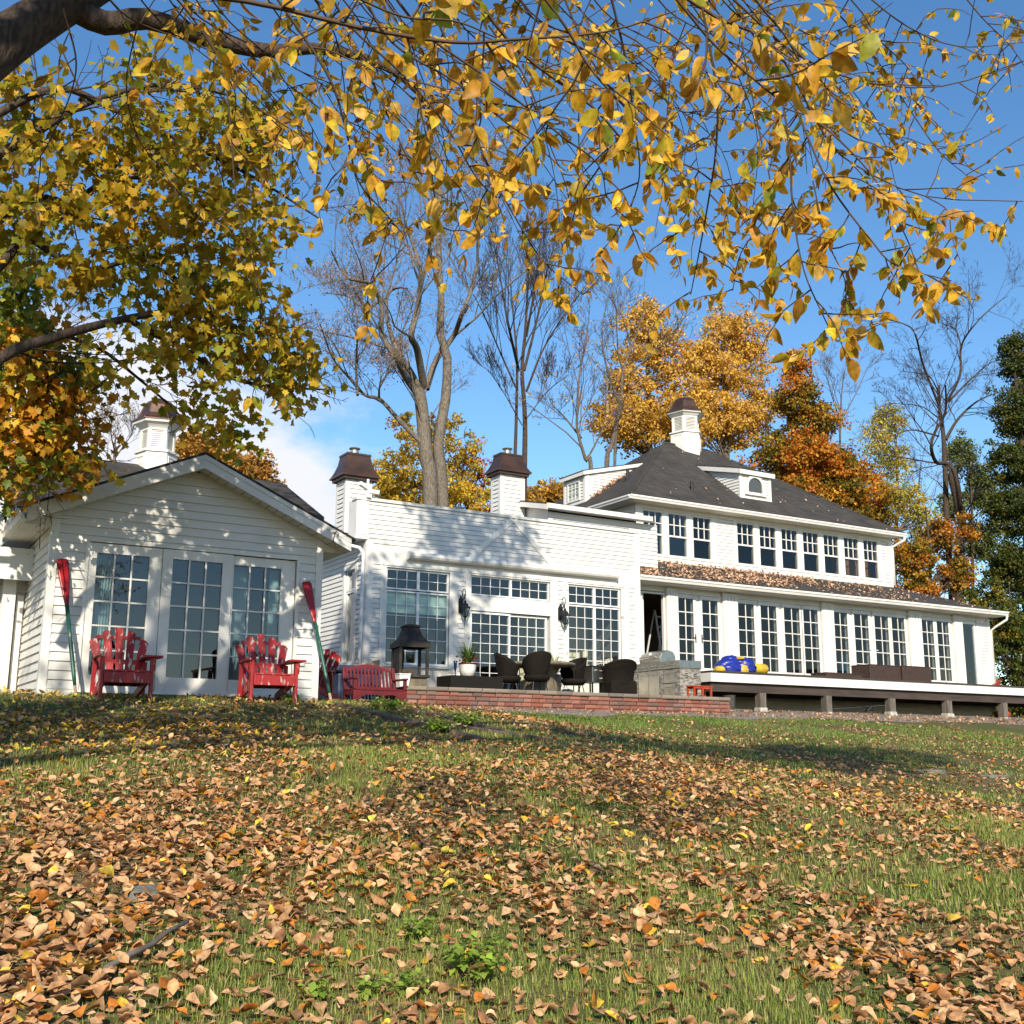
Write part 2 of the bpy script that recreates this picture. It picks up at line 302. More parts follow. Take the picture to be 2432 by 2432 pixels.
# ================================================================ ground
def smooth(t): t = np.clip(t, 0, 1); return t*t*(3-2*t)
def gz(x, y):
    x = np.asarray(x, float); y = np.asarray(y, float)
    a = .1205*y
    p, q = .1525*y, 2.295+.040*(y-15)
    b = -.06*np.log(np.exp(-np.clip(p, -3, 5)/.06)+np.exp(-np.clip(q, -3, 5)/.06))
    wgt = smooth((12.5-x)/5.5)
    z = a*(1-wgt)+b*wgt
    z = np.minimum(z, 2.78); z = np.maximum(z, -1.5)
    n = .022*np.sin(1.7*x+.6*y)*np.sin(1.3*y-.7*x)+.013*np.sin(4.1*x+1)*np.sin(3.7*y)
    return z+n*np.clip((40-np.hypot(x, y))/20, 0, 1)*np.clip(1-np.clip((y-14)/3, 0, 1)*.8, 0, 1)
def lawn():
    xs = np.concatenate([np.linspace(-900, -16, 14), np.arange(-15, 40.1, .25), np.linspace(42, 900, 14)])
    ys = np.concatenate([np.linspace(-900, -16, 12), np.arange(-15, 30.1, .25), np.linspace(32, 900, 14)])
    X, Y = np.meshgrid(xs, ys); Z = gz(X, Y); n, m = X.shape
    v = np.stack([X.ravel(), Y.ravel(), Z.ravel()], 1); i = np.arange(n*m).reshape(n, m)
    f = np.stack([i[:-1, :-1].ravel(), i[:-1, 1:].ravel(), i[1:, 1:].ravel(), i[1:, :-1].ravel()], 1)
    m_, nt, b, o = newmat('lawn_soil'); M['soil'] = m_
    tc = nt.nodes.new('ShaderNodeTexCoord')
    def noise(s, d=6):
        q = nt.nodes.new('ShaderNodeTexNoise'); q.inputs['Scale'].default_value = s; q.inputs['Detail'].default_value = d; nt.links.new(tc.outputs['Object'], q.inputs['Vector']); return q
    def mixc(f, a, c, lo, hi):
        r = nt.nodes.new('ShaderNodeMapRange'); r.inputs['From Min'].default_value = lo; r.inputs['From Max'].default_value = hi; nt.links.new(f, r.inputs['Value'])
        x = nt.nodes.new('ShaderNodeMix'); x.data_type = 'RGBA'; nt.links.new(r.outputs[0], x.inputs['Factor'])
        for k, s in (('A', a), ('B', c)):
            if isinstance(s, tuple): x.inputs[k].default_value = (*s, 1)
            else: nt.links.new(s, x.inputs[k])
        return x.outputs['Result']
    c = mixc(noise(1.1).outputs['Fac'], (.085, .10, .028), (.15, .105, .060), .42, .62)
    c = mixc(noise(28).outputs['Fac'], c, (.055, .070, .020), .5, .68)
    nt.links.new(c, b.inputs['Base Color']); b.inputs['Roughness'].default_value = .95; b.inputs['Specular IOR Level'].default_value = .1
    bp = nt.nodes.new('ShaderNodeBump'); bp.inputs['Strength'].default_value = .7; bp.inputs['Distance'].default_value = .03
    nt.links.new(noise(35).outputs['Fac'], bp.inputs['Height']); nt.links.new(bp.outputs[0], b.inputs['Normal'])
    tag(mass('lawn', 'soil', v, [f], None, smooth=True), kind='structure')
lawn()
def gravel():
    M['gravel'] = mat('gravel', (.26, .225, .195), .95, c2=(.13, .105, .085), scale=45, lo=.42, hi=.6, bump=.8, bscale=60)
    xs = np.arange(10.5, 44, .3); rows = []
    for k, t in enumerate(np.linspace(0, 1, 12)):
        y0 = 19.9+.25*np.sin(xs*1.3)+.18*np.sin(xs*3.1)+.04*(xs-14)*(xs > 14)+np.clip(12.5-xs, 0, 3)*.5
        rows.append(y0+(26-y0)*t)
    Y = np.array(rows); X = np.repeat(xs[None], 12, 0); Z = gz(X, Y)+.006
    n, m = X.shape; i = np.arange(n*m).reshape(n, m)
    f = np.stack([i[:-1, :-1].ravel(), i[:-1, 1:].ravel(), i[1:, 1:].ravel(), i[1:, :-1].ravel()], 1)
    tag(mass('gravel_path', 'gravel', np.stack([X.ravel(), Y.ravel(), Z.ravel()], 1), [f], None, smooth=True), kind='structure')
gravel()

# ================================================================ wall tools
def FRONT(Y): return lambda u, z, d=0: (u, Y-d, z)
def LEFT(X): return lambda u, z, d=0: (X-d, u, z)
def RIGHT(X): return lambda u, z, d=0: (X+d, u, z)
def cut(u0, u1, holes, za, zb):
    iv = [(u0, u1)]
    for a, b, c, d in holes:
        if c < zb-1e-5 and d > za+1e-5:
            nv = []
            for p, q in iv:
                if b <= p or a >= q: nv.append((p, q)); continue
                if a > p: nv.append((p, a))
                if b < q: nv.append((b, q))
            iv = nv
    return iv
def siding(mb, P, u0, u1, z0, z1, holes=(), pitch=.112, lip=.024, lo=None, hi=None, base=0.0, m=0):
    z = z0
    while z < z1-1e-4:
        zt = min(z+pitch, z1)
        br = sorted({z, zt} | {h[2] for h in holes if z < h[2] < zt} | {h[3] for h in holes if z < h[3] < zt})
        for za, zb in zip(br[:-1], br[1:]):
            da, db = base+lip*(1-(za-z)/pitch), base+lip*(1-(zb-z)/pitch)
            la, lb = (lo(za), lo(zb)) if lo else (u0, u0); ha, hb = (hi(za), hi(zb)) if hi else (u1, u1)
            if ha <= la: continue
            for p, q in cut(min(la, lb), max(ha, hb), holes, za, zb):
                pa, pb, qa, qb = max(p, la), max(p, lb), min(q, ha), min(q, hb)
                if qa <= pa: continue
                if qb < pb: pb = qb = (pb+qb)/2
                mb.quad(P(pa, za, da), P(qa, za, da), P(qb, zb, db), P(pb, zb, db), m)
                if za == z: mb.quad(P(pa, za, base-.002), P(qa, za, base-.002), P(qa, za, da), P(pa, za, da), m)
        z = zt
def flat(mb, P, u0, u1, z0, z1, holes=(), d=0.0, m=0):
    br = sorted({z0, z1} | {h[2] for h in holes if z0 < h[2] < z1} | {h[3] for h in holes if z0 < h[3] < z1})
    for za, zb in zip(br[:-1], br[1:]):
        for p, q in cut(u0, u1, holes, za, zb): mb.quad(P(p, za, d), P(q, za, d), P(q, zb, d), P(p, zb, d), m)
def reveal(mb, P, h, d0=.012, d1=-.14, m=0):
    a, b, c, d = h
    for (p, q), (r, s) in (((a, c), (b, c)), ((b, c), (b, d)), ((b, d), (a, d)), ((a, d), (a, c))):
        mb.quad(P(p, q, d0), P(r, s, d0), P(r, s, d1), P(p, q, d1), m)
def frame(mb, P, u0, u1, z0, z1, wd, d0, d1, m=0, wt=None, wb=None):
    wt = wd if wt is None else wt; wb = wd if wb is None else wb
    mb.pbox(P, u0, u0+wd, z0, z1, d0, d1, m); mb.pbox(P, u1-wd, u1, z0, z1, d0, d1, m)
    if wt: mb.pbox(P, u0+wd, u1-wd, z1-wt, z1, d0, d1, m)
    if wb: mb.pbox(P, u0+wd, u1-wd, z0, z0+wb, d0, d1, m)
def grid(mb, P, u0, u1, z0, z1, nc, nr, wd, d0, d1, m=0):
    for i in range(1, nc):
        u = u0+(u1-u0)*i/nc; mb.pbox(P, u-wd/2, u+wd/2, z0, z1, d0, d1, m)
    for j in range(1, nr):
        z = z0+(z1-z0)*j/nr
        for i in range(nc):
            a = u0+(u1-u0)*i/nc+(wd/2 if i else 0); b = u0+(u1-u0)*(i+1)/nc-(wd/2 if i < nc-1 else 0)
            mb.pbox(P, a, b, z-wd/2, z+wd/2, d0+.001, d1-.001, m)
def pane(name, P, u0, u1, z0, z1, d, parent, m='glass'):
    g = MB(); g.quad(P(u0, z0, d), P(u1, z0, d), P(u1, z1, d), P(u0, z1, d)); return g.build(name, m, parent)
def casement(parent, P, u0, u1, z0, z1, nc, nr, name='window', fw=.045, mw=.014, m='vinyl', gm='glass', d=-.05, wb=None, wt=None, side=None):
    """u0..z1 is the glass opening; frame outside it"""
    b = MB(); s = fw if side is None else side
    frame(b, P, u0-s, u1+s, z0-(wb or fw), z1+(wt or fw), s, d-.03, d+.035, wt=wt or fw, wb=wb or fw)
    grid(b, P, u0, u1, z0, z1, nc, nr, mw, d-.004, d+.016)
    o = b.build(name, m, parent); pane('glass', P, u0-.005, u1+.005, z0-.005, z1+.005, d-.008, o, gm); return o
def room(mb, x0, x1, y0, y1, z0, z1, m=0, fm=1):
    """floor, ceiling, back and side walls of the room behind a wall"""
    mb.quad((x0, y1, z0), (x1, y1, z0), (x1, y1, z1), (x0, y1, z1), m); mb.quad((x0, y0, z0), (x0, y1, z0), (x0, y1, z1), (x0, y0, z1), m)
    mb.quad((x1, y0, z0), (x1, y1, z0), (x1, y1, z1), (x1, y0, z1), m); mb.quad((x0, y0, z1), (x1, y0, z1), (x1, y1, z1), (x0, y1, z1), m)
    mb.quad((x0, y0, z0), (x1, y0, z0), (x1, y1, z0), (x0, y1, z0), fm)
def slab(mb, a, b, c, d, t, m=0):      # a roof sheet with thickness t downwards
    q = [np.array(p, float) for p in (a, b, c, d)]; mb.hexa([p-np.array((0, 0, t)) for p in q]+q, m)
def hexcupola(house, c, rb, zb, zm, zt, ze, zd, rl, re, ph, finial=None):
    t = MB()                               # base, louvre box and eave
    n = 6
    t.lathe([(rb, zb-c[2]), (rb, zm-c[2]-.03), (rb*1.09, zm-c[2]-.03), (rb*1.09, zm-c[2]+.015), (rl, zm-c[2]+.03)], c, n, 0, ph, cap=False)
    t.lathe([(rl*.9, zm-c[2]), (rl*.9, zt-c[2])], c, n, 0, ph, cap=False)
    t.lathe([(rl*.98, zt-c[2]-.02), (rl*1.1, zt-c[2]+.02), (re*.9, ze-c[2]-.05), (re*.97, ze-c[2]-.045), (re, ze-c[2]), (re*.5, ze-c[2])], c, n, 0, ph, cap=False)
    for k in range(6):                     # corner posts, panels
        a = ph+k*math.pi/3; b = a+math.pi/3
        p = np.array((math.cos(a), math.sin(a), 0)); q = np.array((math.cos(b), math.sin(b), 0)); o = np.array((c[0], c[1], 0.))
        w = .17
        for r0, z0, z1 in ((rl, zm+.02, zt),):
            for s, e in ((0, w), (1-w, 1)):
                A, B = o+r0*(p*(1-s)+q*s), o+r0*(p*(1-e)+q*e); nrm = (p+q)/np.linalg.norm(p+q)
                t.hexa([tuple(A+(0, 0, z0)), tuple(B+(0, 0, z0)), tuple(B-nrm*.05+(0, 0, z0)), tuple(A-nrm*.05+(0, 0, z0)), tuple(A+(0, 0, z1)), tuple(B+(0, 0, z1)), tuple(B-nrm*.05+(0, 0, z1)), tuple(A-nrm*.05+(0, 0, z1))])
            for z_0, z_1 in ((z0, z0+.07*(z1-z0)), (z1-.1*(z1-z0), z1)):
                A, B = o+r0*(p*(1-w)+q*w), o+r0*(p*w+q*(1-w))
                t.hexa([tuple(A+(0, 0, z_0)), tuple(B+(0, 0, z_0)), tuple(B-nrm*.05+(0, 0, z_0)), tuple(A-nrm*.05+(0, 0, z_0)), tuple(A+(0, 0, z_1)), tuple(B+(0, 0, z_1)), tuple(B-nrm*.05+(0, 0, z_1)), tuple(A-nrm*.05+(0, 0, z_1))])
        # raised panel on the base
        zc0, zc1 = zb+(zm-zb)*.45, zm-.10
        A, B = o+rb*(p*.85+q*.15), o+rb*(p*.15+q*.85)
        for (s0, s1, y0, y1) in ((0, .06, zc0, zc1), (.94, 1, zc0, zc1), (.06, .94, zc1-.025, zc1)):
            a0, a1 = A+(B-A)*s0, A+(B-A)*s1
            t.hexa([tuple(a0+(0, 0, y0)), tuple(a1+(0, 0, y0)), tuple(a1+nrm*.012+(0, 0, y0)), tuple(a0+nrm*.012+(0, 0, y0)), tuple(a0+(0, 0, y1)), tuple(a1+(0, 0, y1)), tuple(a1+nrm*.012+(0, 0, y1)), tuple(a0+nrm*.012+(0, 0, y1))])
    cu = t.build('cupola', 'white', house)
    l = MB(); nl = 9
    for k in range(6):
        a = ph+k*math.pi/3; b = a+math.pi/3
        p = np.array((math.cos(a), math.sin(a), 0)); q = np.array((math.cos(b), math.sin(b), 0)); o = np.array((c[0], c[1], 0.)); nrm = (p+q)/np.linalg.norm(p+q)
        A, B = o+(rl-.012)*(p*.83+q*.17), o+(rl-.012)*(p*.17+q*.83)
        z0, z1 = zm+.02+.07*(zt-zm-.02), zt-.1*(zt-zm-.02)
        for j in range(nl):
            zz = z0+(z1-z0)*(j+.5)/nl; h = (z1-z0)/nl*.62
            l.quad(tuple(A+(0, 0, zz-h/2)), tuple(B+(0, 0, zz-h/2)), tuple(B-nrm*.035+(0, 0, zz+h/2)), tuple(A-nrm*.035+(0, 0, zz+h/2)))
    l.build('louvre', 'white', cu)
    d = MB(); H = zd-ze
    prof = [(re*1.03, ze-c[2]), (re*1.03, ze-c[2]+.02), (re*.84, ze-c[2]+.16*H), (re*.72, ze-c[2]+.32*H), (re*.66, ze-c[2]+.5*H), (re*.60, ze-c[2]+.68*H), (re*.47, ze-c[2]+.84*H), (re*.28, ze-c[2]+.95*H), (.02, zd-c[2])]
    d.lathe(prof, c, 6, 0, ph)
    for k in range(6):                     # standing seams on the hips
        a = ph+k*math.pi/3; d.tube([(c[0]+r*1.0*math.cos(a), c[1]+r*1.0*math.sin(a), c[2]+z) for r, z in prof], .012, 5)
    d.build('dome', 'copper', cu)
    if finial:
        f = MB(); f.lathe([(.03, 0), (.02, .06), (.055, .10), (.055, .14), (.015, .19), (.012, finial)], (c[0], c[1], zd-.01), 10); f.build('finial', 'copper', cu)
def chimney(house, x0, x1, y0, y1, z0, z1, zc, zf):
    b = MB()
    siding(b, FRONT(y0), x0+.1, x1-.1, z0, z1, pitch=.118); siding(b, LEFT(x0), y0+.1, y1-.1, z0, z1, pitch=.118); siding(b, RIGHT(x1), y0+.1, y1-.1, z0, z1, pitch=.118)
    for x in (x0, x1-.1):
        for y in (y0, y1-.1): b.box(x-.014, x+.114, y-.014, y+.114, z0, z1)
    b.box(x0, x1, y1-.03, y1, z0, z1)
    ch = b.build('chimney', 'siding', house)
    c = MB(); cx, cy_ = (x0+x1)/2, (y0+y1)/2; hx, hy = (x1-x0)/2, (y1-y0)/2; H = zc-z1
    prof = [(.10, -.06), (.10, .02), (.155, .02), (.155, .07), (.13, .09), (.06, .09+.25*(H-.09)), (.0, .09+.55*(H-.09)), (-.035, H-.05), (-.02, H-.05), (-.02, H)]
    rings = [[(cx-hx-e, cy_-hy-e, z1+z), (cx+hx+e, cy_-hy-e, z1+z), (cx+hx+e, cy_+hy+e, z1+z), (cx-hx-e, cy_+hy+e, z1+z)] for e, z in prof]
    k = len(c.v); c.add([p for r in rings for p in r], [(i*4+j, i*4+(j+1) % 4, i*4+4+(j+1) % 4, i*4+4+j) for i in range(len(rings)-1) for j in range(4)]+[(len(rings)*4-4, len(rings)*4-3, len(rings)*4-2, len(rings)*4-1)])
    c.build('chimney_cap', 'copper', ch)
    f = MB(); f.lathe([(.11, 0), (.11, .10), (.085, .10), (.085, .16), (.14, .16), (.15, .185), (.09, .20)], (cx-.02, cy_, zc), 16); f.build('flue', 'steel', ch, smooth=False)
def gutter(mb, P, u0, u1, z, dep=.11, h=.12):
    """K-profile gutter along a wall line, open top"""
    prof = [(0, 0), (.6*dep, 0), (dep*.8, h*.45), (dep, h*.62), (dep, h), (dep-.012, h), (dep-.02, h*.66), (.55*dep, .02), (.01, .02), (.01, h), (0, h)]
    n = len(prof); a = [P(u0, z+q, p) for p, q in prof]; b = [P(u1, z+q, p) for p, q in prof]
    mb.add(a+b, [(i, (i+1) % n, (i+1) % n+n, i+n) for i in range(n)]+[tuple(range(6)), tuple(range(n, n+6))])

# ================================================================ gabled annex
AN = thing('gable_annex', 'low white gabled annex with three glazed patio doors, red oars leaning on its front', 'building', (4.4, 16.3, 2.3))
P = FRONT(16.3); aw = lambda u: 5.60-abs(u-4.385)*.439
holes = [(2.93, 5.95, 2.33, 4.46)]
b = MB()
siding(b, P, 2.46, 6.31, 2.42, 5.58, holes, pitch=.123, lo=lambda z: max(2.46, 4.385-(5.60-z)/.439), hi=lambda z: min(6.31, 4.385+(5.60-z)/.439))
siding(b, LEFT(2.46), 16.3, 20.2, 2.42, 4.70, pitch=.123); siding(b, RIGHT(6.31), 16.3, 20.2, 2.42, 4.70, pitch=.123)
reveal(b, P, holes[0], d1=-.12)
for za, zb in ((2.33, 4.46),): flat(b, P, 2.46, 6.31, 2.3, 4.7, holes, d=-.12)
AW = b.build('wall', 'siding', AN)
b = MB(); b.box(2.47, 6.30, 16.285, 16.31, 2.0, 2.42); b.box(2.445, 2.47, 16.285, 20.2, 2.0, 2.42); b.box(6.30, 6.325, 16.285, 20.2, 2.0, 2.42); b.build('foundation', 'oldwhite', AN)
for x0, x1, tx in ((2.438, 2.545, -1), (6.225, 6.332, 1)):
    b = MB(); b.box(x0, x1, 16.27, 16.298, 2.30, aw(2.5)+.02); xx = x0 if tx < 0 else x1; b.box(min(xx, xx-tx*.024), max(xx, xx-tx*.024), 16.2985, 16.40, 2.30, aw(2.5)+.02); b.build('corner_board', 'white', AN)
# roof: shingles, fascia, soffit
ez = lambda u, d=0: 5.80-abs(u-4.38)*.4395-d
b = MB()
for xe in (2.03, 6.73): slab(b, (xe, 15.97, ez(xe)+.02), (4.38, 15.97, ez(4.38)+.02), (4.38, 21.4, ez(4.38)+.02), (xe, 21.4, ez(xe)+.02), .035)
b.build('roof', 'shingle', AN)
b = MB()
for xe in (2.085, 6.665):
    s = 1 if xe > 4 else -1
    b.prism([(4.38, 15.985, ez(4.38)-.02), (xe, 15.985, ez(xe)-.02), (xe, 15.985, ez(xe)-.205), (4.38, 15.985, ez(4.38)-.215)], (0, .025, 0))
    b.prism([(4.38, 15.975, ez(4.38)-.018), (xe, 15.975, ez(xe)-.018), (xe, 15.975, ez(xe)-.085), (4.38, 15.975, ez(4.38)-.085)], (0, .0095, 0))
    x0, x1 = (xe-.012, xe+.012); b.box(x0, x1, 16.011, 20.4, ez(xe)-.2, ez(xe)-.03)
b.build('fascia', 'white', AN)
b = MB()
for xe in (2.10, 6.65):
    xw = 2.44 if xe < 4 else 6.33
    # raking soffit strip with vent gaps, then the boxed eave
    n = 18
    for i in range(n):
        a, c = 4.38+(xe-4.38)*i/n, 4.38+(xe-4.38)*(i+.94)/n
        b.quad((a, 16.012, ez(a)-.20), (c, 16.012, ez(c)-.20), (c, 16.30, ez(c)-.20), (a, 16.30, ez(a)-.20))
    zb = ez(xe)-.205
    b.quad((xe, 16.30, zb), (xw, 16.30, zb), (xw, 20.4, zb), (xe, 20.4, zb))
    b.poly([(xe, 16.302, zb), (xw, 16.302, zb), (xw, 16.302, ez(xw)-.2), (xe, 16.302, ez(xe)-.2)])
b.build('soffit', 'cream', AN)
b = MB(); gutter(b, LEFT(2.075), 16.0, 18.0, 4.60, .11, .13)
for y in (16.1, 16.5, 16.9, 17.3, 17.7): b.box(1.955, 2.085, y-.015, y+.015, 4.735, 4.75); b.box(1.95, 1.962, y-.025, y+.025, 4.64, 4.79)
b.build('gutter', 'oldwhite', AN)
# patio doors
b = MB(); frame(b, P, 2.905, 5.975, 2.36, 4.475, .045, -.02, .026, wb=0); b.build('door_casing', 'white', AN)
for (p0, p1, g0, g1, off) in ((2.952, 3.944, 3.062, 3.772, -.015), (3.950, 4.956, 4.092, 4.806, .0), (4.966, 5.925, 4.990, 5.706, -.045)):
    b = MB(); z0, z1, gz0, gz1 = 2.385, 4.42, 2.622, 4.285
    b.pbox(P, p0, g0, z0, z1, off-.035, off+.012); b.pbox(P, g1, p1, z0, z1, off-.035, off+.012)
    b.pbox(P, g0, g1, gz1, z1, off-.035, off+.012); b.pbox(P, g0, g1, z0, gz0, off-.035, off+.012)
    grid(b, P, g0, g1, gz0, gz1, 3, 5, .024, off-.018, off+.006)
    d = b.build('patio_door', 'white', AN, bevel=.003); pane('glass', P, g0-.004, g1+.004, gz0-.004, gz1+.004, off-.024, d, 'glassblue')
b = MB(); b.pbox(P, 2.93, 5.95, 2.335, 2.383, -.1, .03); b.build('door_sill', 'darksteel', AN)
def curtain(parent, P, u0, u1, z0, z1, d, m='curtain', folds=9):
    b = MB(); n = folds*4
    pts = [(u0+(u1-u0)*i/n, d+.03*math.sin(i/4*2*math.pi)) for i in range(n+1)]
    for (a, e), (c, f) in zip(pts[:-1], pts[1:]): b.quad(P(a, z0, e), P(c, z0, f), P(c, z1, f), P(a, z1, e))
    return b.build('curtain', m, parent, smooth=True)
curtain(AN, P, 3.0, 3.35, 2.42, 4.3, -.28); curtain(AN, P, 5.0, 5.3, 2.42, 4.3, -.28); curtain(AN, P, 5.62, 5.85, 2.42, 4.3, -.3)
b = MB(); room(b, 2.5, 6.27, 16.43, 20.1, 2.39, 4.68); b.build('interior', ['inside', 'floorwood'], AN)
b = MB(); b.box(5.985, 6.10, 16.255, 16.283, 2.86, 2.93); b.build('outlet_box', 'vinyl', AN)
b = MB(); b.tube([(6.38, 15.97, 4.84), (6.40, 15.93, 4.86), (6.44, 15.95, 4.83), (6.42, 15.96, 4.79), (6.38, 15.955, 4.82), (6.36, 15.96, 4.74), (6.40, 15.97, 4.64)], .008, 5); b.build('cable', 'iron', AN)

# ================================================================ house behind the annex
LH = thing('dark_roof_house', 'white house with long dark shingle roof and hexagonal cupola behind the gabled annex', 'building', (4.8, 20, 2.3))
b = MB(); siding(b, FRONT(18.2), 1.2, 2.46, 2.3, 4.5, pitch=.115); siding(b, FRONT(20.0), 6.33, 7.5, 2.3, 5.7, pitch=.115); siding(b, RIGHT(7.5), 20.0, 26, 2.3, 4.9, pitch=.115)
b.poly([(7.5, 20.0, 4.9), (7.5, 26, 4.9), (7.5, 22.1, 6.85), (7.5, 20.0, 5.85)]); siding(b, LEFT(1.2), 18.2, 26, 2.3, 4.6, pitch=.115); b.build('wall', 'siding', LH)
b = MB()
slab(b, (2.0, 17.65, 4.93), (6.4, 17.65, 4.93), (6.4, 22, 6.99), (2.5, 22, 6.99), .06); slab(b, (6.4, 19.6, 5.853), (7.62, 19.6, 5.853), (7.62, 22, 6.99), (6.4, 22, 6.99), .06); slab(b, (2.5, 22, 6.99), (7.62, 22, 6.99), (7.62, 26.4, 4.93), (2.0, 26.4, 4.93), .06)
b.build('roof', 'shingle', LH)
b = MB(); b.hexa([(1.90, 17.62, 4.72), (1.99, 17.62, 4.72), (2.49, 22, 6.74), (2.36, 22, 6.74), (1.90, 17.62, 4.92), (1.99, 17.62, 4.92), (2.49, 22, 6.98), (2.36, 22, 6.98)]); b.box(1.0, 2.0, 17.66, 17.69, 4.5, 4.75)
b.build('fascia', 'cream', LH)
b = MB(); b.box(.9, 2.45, 17.7, 18.19, 4.44, 4.48); b.box(.9, 2.45, 17.7, 17.74, 4.02, 4.44); b.build('soffit', 'oldwhite', LH)
for x in (2.12,):
    b = MB(); b.box(x, x+.17, 18.0, 18.17, 2.3, 4.43); b.box(x-.03, x+.2, 17.97, 18.19, 2.3, 2.42); b.build('porch_post', 'oldwhite', LH)
b = MB(); b.box(2.33, 2.42, 18.12, 18.186, 2.3, 3.85); b.build('door_casing', 'white', LH)
hexcupola(LH, (5.08, 22, 6.9), .385, 6.75, 7.24, 7.70, 7.83, 8.34, .33, .49, R(-90-14-30))

# ================================================================ middle wing
MH = thing('parapet_wing', 'white clapboard wing with flat false front, pointed trim and lantern-lit sliding door', 'building', (14, 24, 2.9))
P = FRONT(24.0)
holes = [(10.885, 12.53, 3.575, 5.80), (13.095, 15.355, 5.31, 5.80), (13.095, 15.355, 2.93, 4.95), (15.885, 17.525, 3.575, 5.79)]
b = MB()
siding(b, P, 10.40, 18.13, 2.6, 5.86, holes); siding(b, P, 10.40, 18.13, 6.33, 7.31); flat(b, P, 10.40, 18.13, 5.86, 6.33, d=.004)
for h in holes: reveal(b, P, h, d1=-.15)
flat(b, P, 10.40, 18.13, 2.6, 6.4, holes, d=-.15)
hl = [(24.60, 25.20, 3.59, 5.85)]
siding(b, LEFT(10.40), 24.0, 30, 2.6, 6.42, hl); reveal(b, LEFT(10.40), hl[0]); flat(b, LEFT(10.40), 24, 30, 2.6, 6.42, hl, d=-.15)
siding(b, RIGHT(18.13), 24.0, 26, 2.6, 7.3)
b.box(10.40, 18.13, 24.02, 24.14, 6.4, 7.30)
b.build('wall', 'siding', MH)
b = MB()                                   # false front returns and cap
b.box(10.10, 10.405, 23.975, 24.45, 6.47, 7.34); b.box(10.07, 10.43, 23.96, 24.5, 6.40, 6.47); b.box(10.07, 18.17, 23.945, 24.20, 7.31, 7.375)
b.box(10.20, 10.33, 23.962, 23.974, 6.5, 7.31)
b.build('parapet', 'white', MH)
for x0, x1 in ((10.385, 10.54), (17.975, 18.145)):
    b = MB(); b.box(x0, x1, 23.965, 23.998, 2.6, 6.40 if x0 < 12 else 7.31)
    if x0 < 12: b.box(10.372, 10.3995, 23.9985, 24.14, 2.6, 6.40)
    b.build('corner_board', 'white', MH)
# casings, frieze
b = MB()
for x0, x1 in ((10.74, 10.885), (12.53, 12.76), (12.95, 13.095), (15.355, 15.57), (15.75, 15.885), (17.525, 17.76)):
    b.box(x0, x1, 23.962, 23.9995, 2.93 if 12.9 < x0 < 15.5 else 3.45, 5.84)
b.box(13.095, 15.355, 23.966, 23.9995, 4.985, 5.28); b.box(13.095, 15.355, 23.955, 23.9995, 4.95, 4.985)
for x0, x1 in ((10.885, 12.53), (15.885, 17.525), (13.095, 15.355)): b.box(x0, x1, 23.966, 23.9995, 5.80, 5.84); b.box(x0-.1, x1+.1, 23.945, 23.9995, 5.841, 5.875)
b.build('casing', 'oldwhite', MH)
for x0, x1 in ((10.885, 12.53), (15.885, 17.525)):
    b = MB(); b.box(x0, x1, 23.975, 23.9995, 2.75, 3.45); b.box(x0-.05, x1+.05, 23.93, 23.9995, 3.53, 3.575); b.build('panel', 'cream', MH)
# pointed trim
b = MB()
def board(p, q, wd, y0, y1):
    p, q = np.array(p, float), np.array(q, float); d = (q-p)/np.linalg.norm(q-p); n = np.array((-d[1], d[0]))*wd/2
    b.prism([(p[0]-n[0], y0, p[1]-n[1]), (q[0]-n[0], y0, q[1]-n[1]), (q[0]+n[0], y0, q[1]+n[1]), (p[0]+n[0], y0, p[1]+n[1])], (0, y1-y0, 0))
board((13.06, 6.19), (14.25, 7.28), .145, 23.957, 23.984); board((15.47, 6.19), (14.31, 7.27), .145, 23.960, 23.984)
b.build('pointed_trim', 'white', MH)
b = MB()                                   # rolled awning
pr = [(0, 6.03), (-.10, 6.02), (-.17, 6.05), (-.20, 6.10), (-.19, 6.16), (-.13, 6.205), (0, 6.21)]
b.prism([(11.42, 24+y, z) for y, z in pr], (5.91, 0, 0)); b.prism([(11.385, 24+y*1.08, z*1.0+(.012 if z > 6.1 else -.012)) for y, z in pr], (.03, 0, 0)); b.prism([(17.333, 24+y*1.08, z+(.012 if z > 6.1 else -.012)) for y, z in pr], (.03, 0, 0))
b.build('awning', 'white', MH)
# windows
def twin(u):
    for a, c in u:
        casement(MH, P, a, c, 5.345, 5.755, 3, 2, fw=.034, side=.034); casement(MH, P, a, c, 3.635, 5.25, 3, 6, fw=.034, side=.034, wb=.05)
twin(((10.93, 11.69), (11.758, 12.485))); twin(((15.93, 16.68), (16.75, 17.48)))
casement(MH, P, 13.14, 14.205, 5.36, 5.765, 4, 2, fw=.03, side=.03); casement(MH, P, 14.265, 15.31, 5.36, 5.765, 4, 2, fw=.03, side=.03)
casement(MH, P, 13.147, 14.174, 3.02, 4.885, 4, 8, name='sliding_door', fw=.05, side=.04, wb=.08, d=-.03)
d = casement(MH, P, 14.235, 15.25, 3.02, 4.875, 4, 8, name='sliding_door', fw=.05, side=.05, wb=.08, d=-.075)
b = MB(); grid(b, P, 14.235, 15.25, 3.02, 4.875, 4, 8, .022, -.10, -.088); b.build('wood_grille', 'barewood', d)
b = MB(); b.pbox(P, 15.24, 15.27, 3.75, 4.02, -.03, .03); b.build('handle', 'vinyl', d)
for a, c in ((10.93, 11.69), (11.758, 12.485)):
    b = MB(); b.pbox(P, a-.01, c+.01, 4.78, 5.26, -.10, -.095); b.build('blind', 'blind', MH)
PL = LEFT(10.40); b = MB(); frame(b, PL, 24.48, 25.32, 3.55, 5.93, .12, .012, .035); b.build('casing', 'oldwhite', MH)
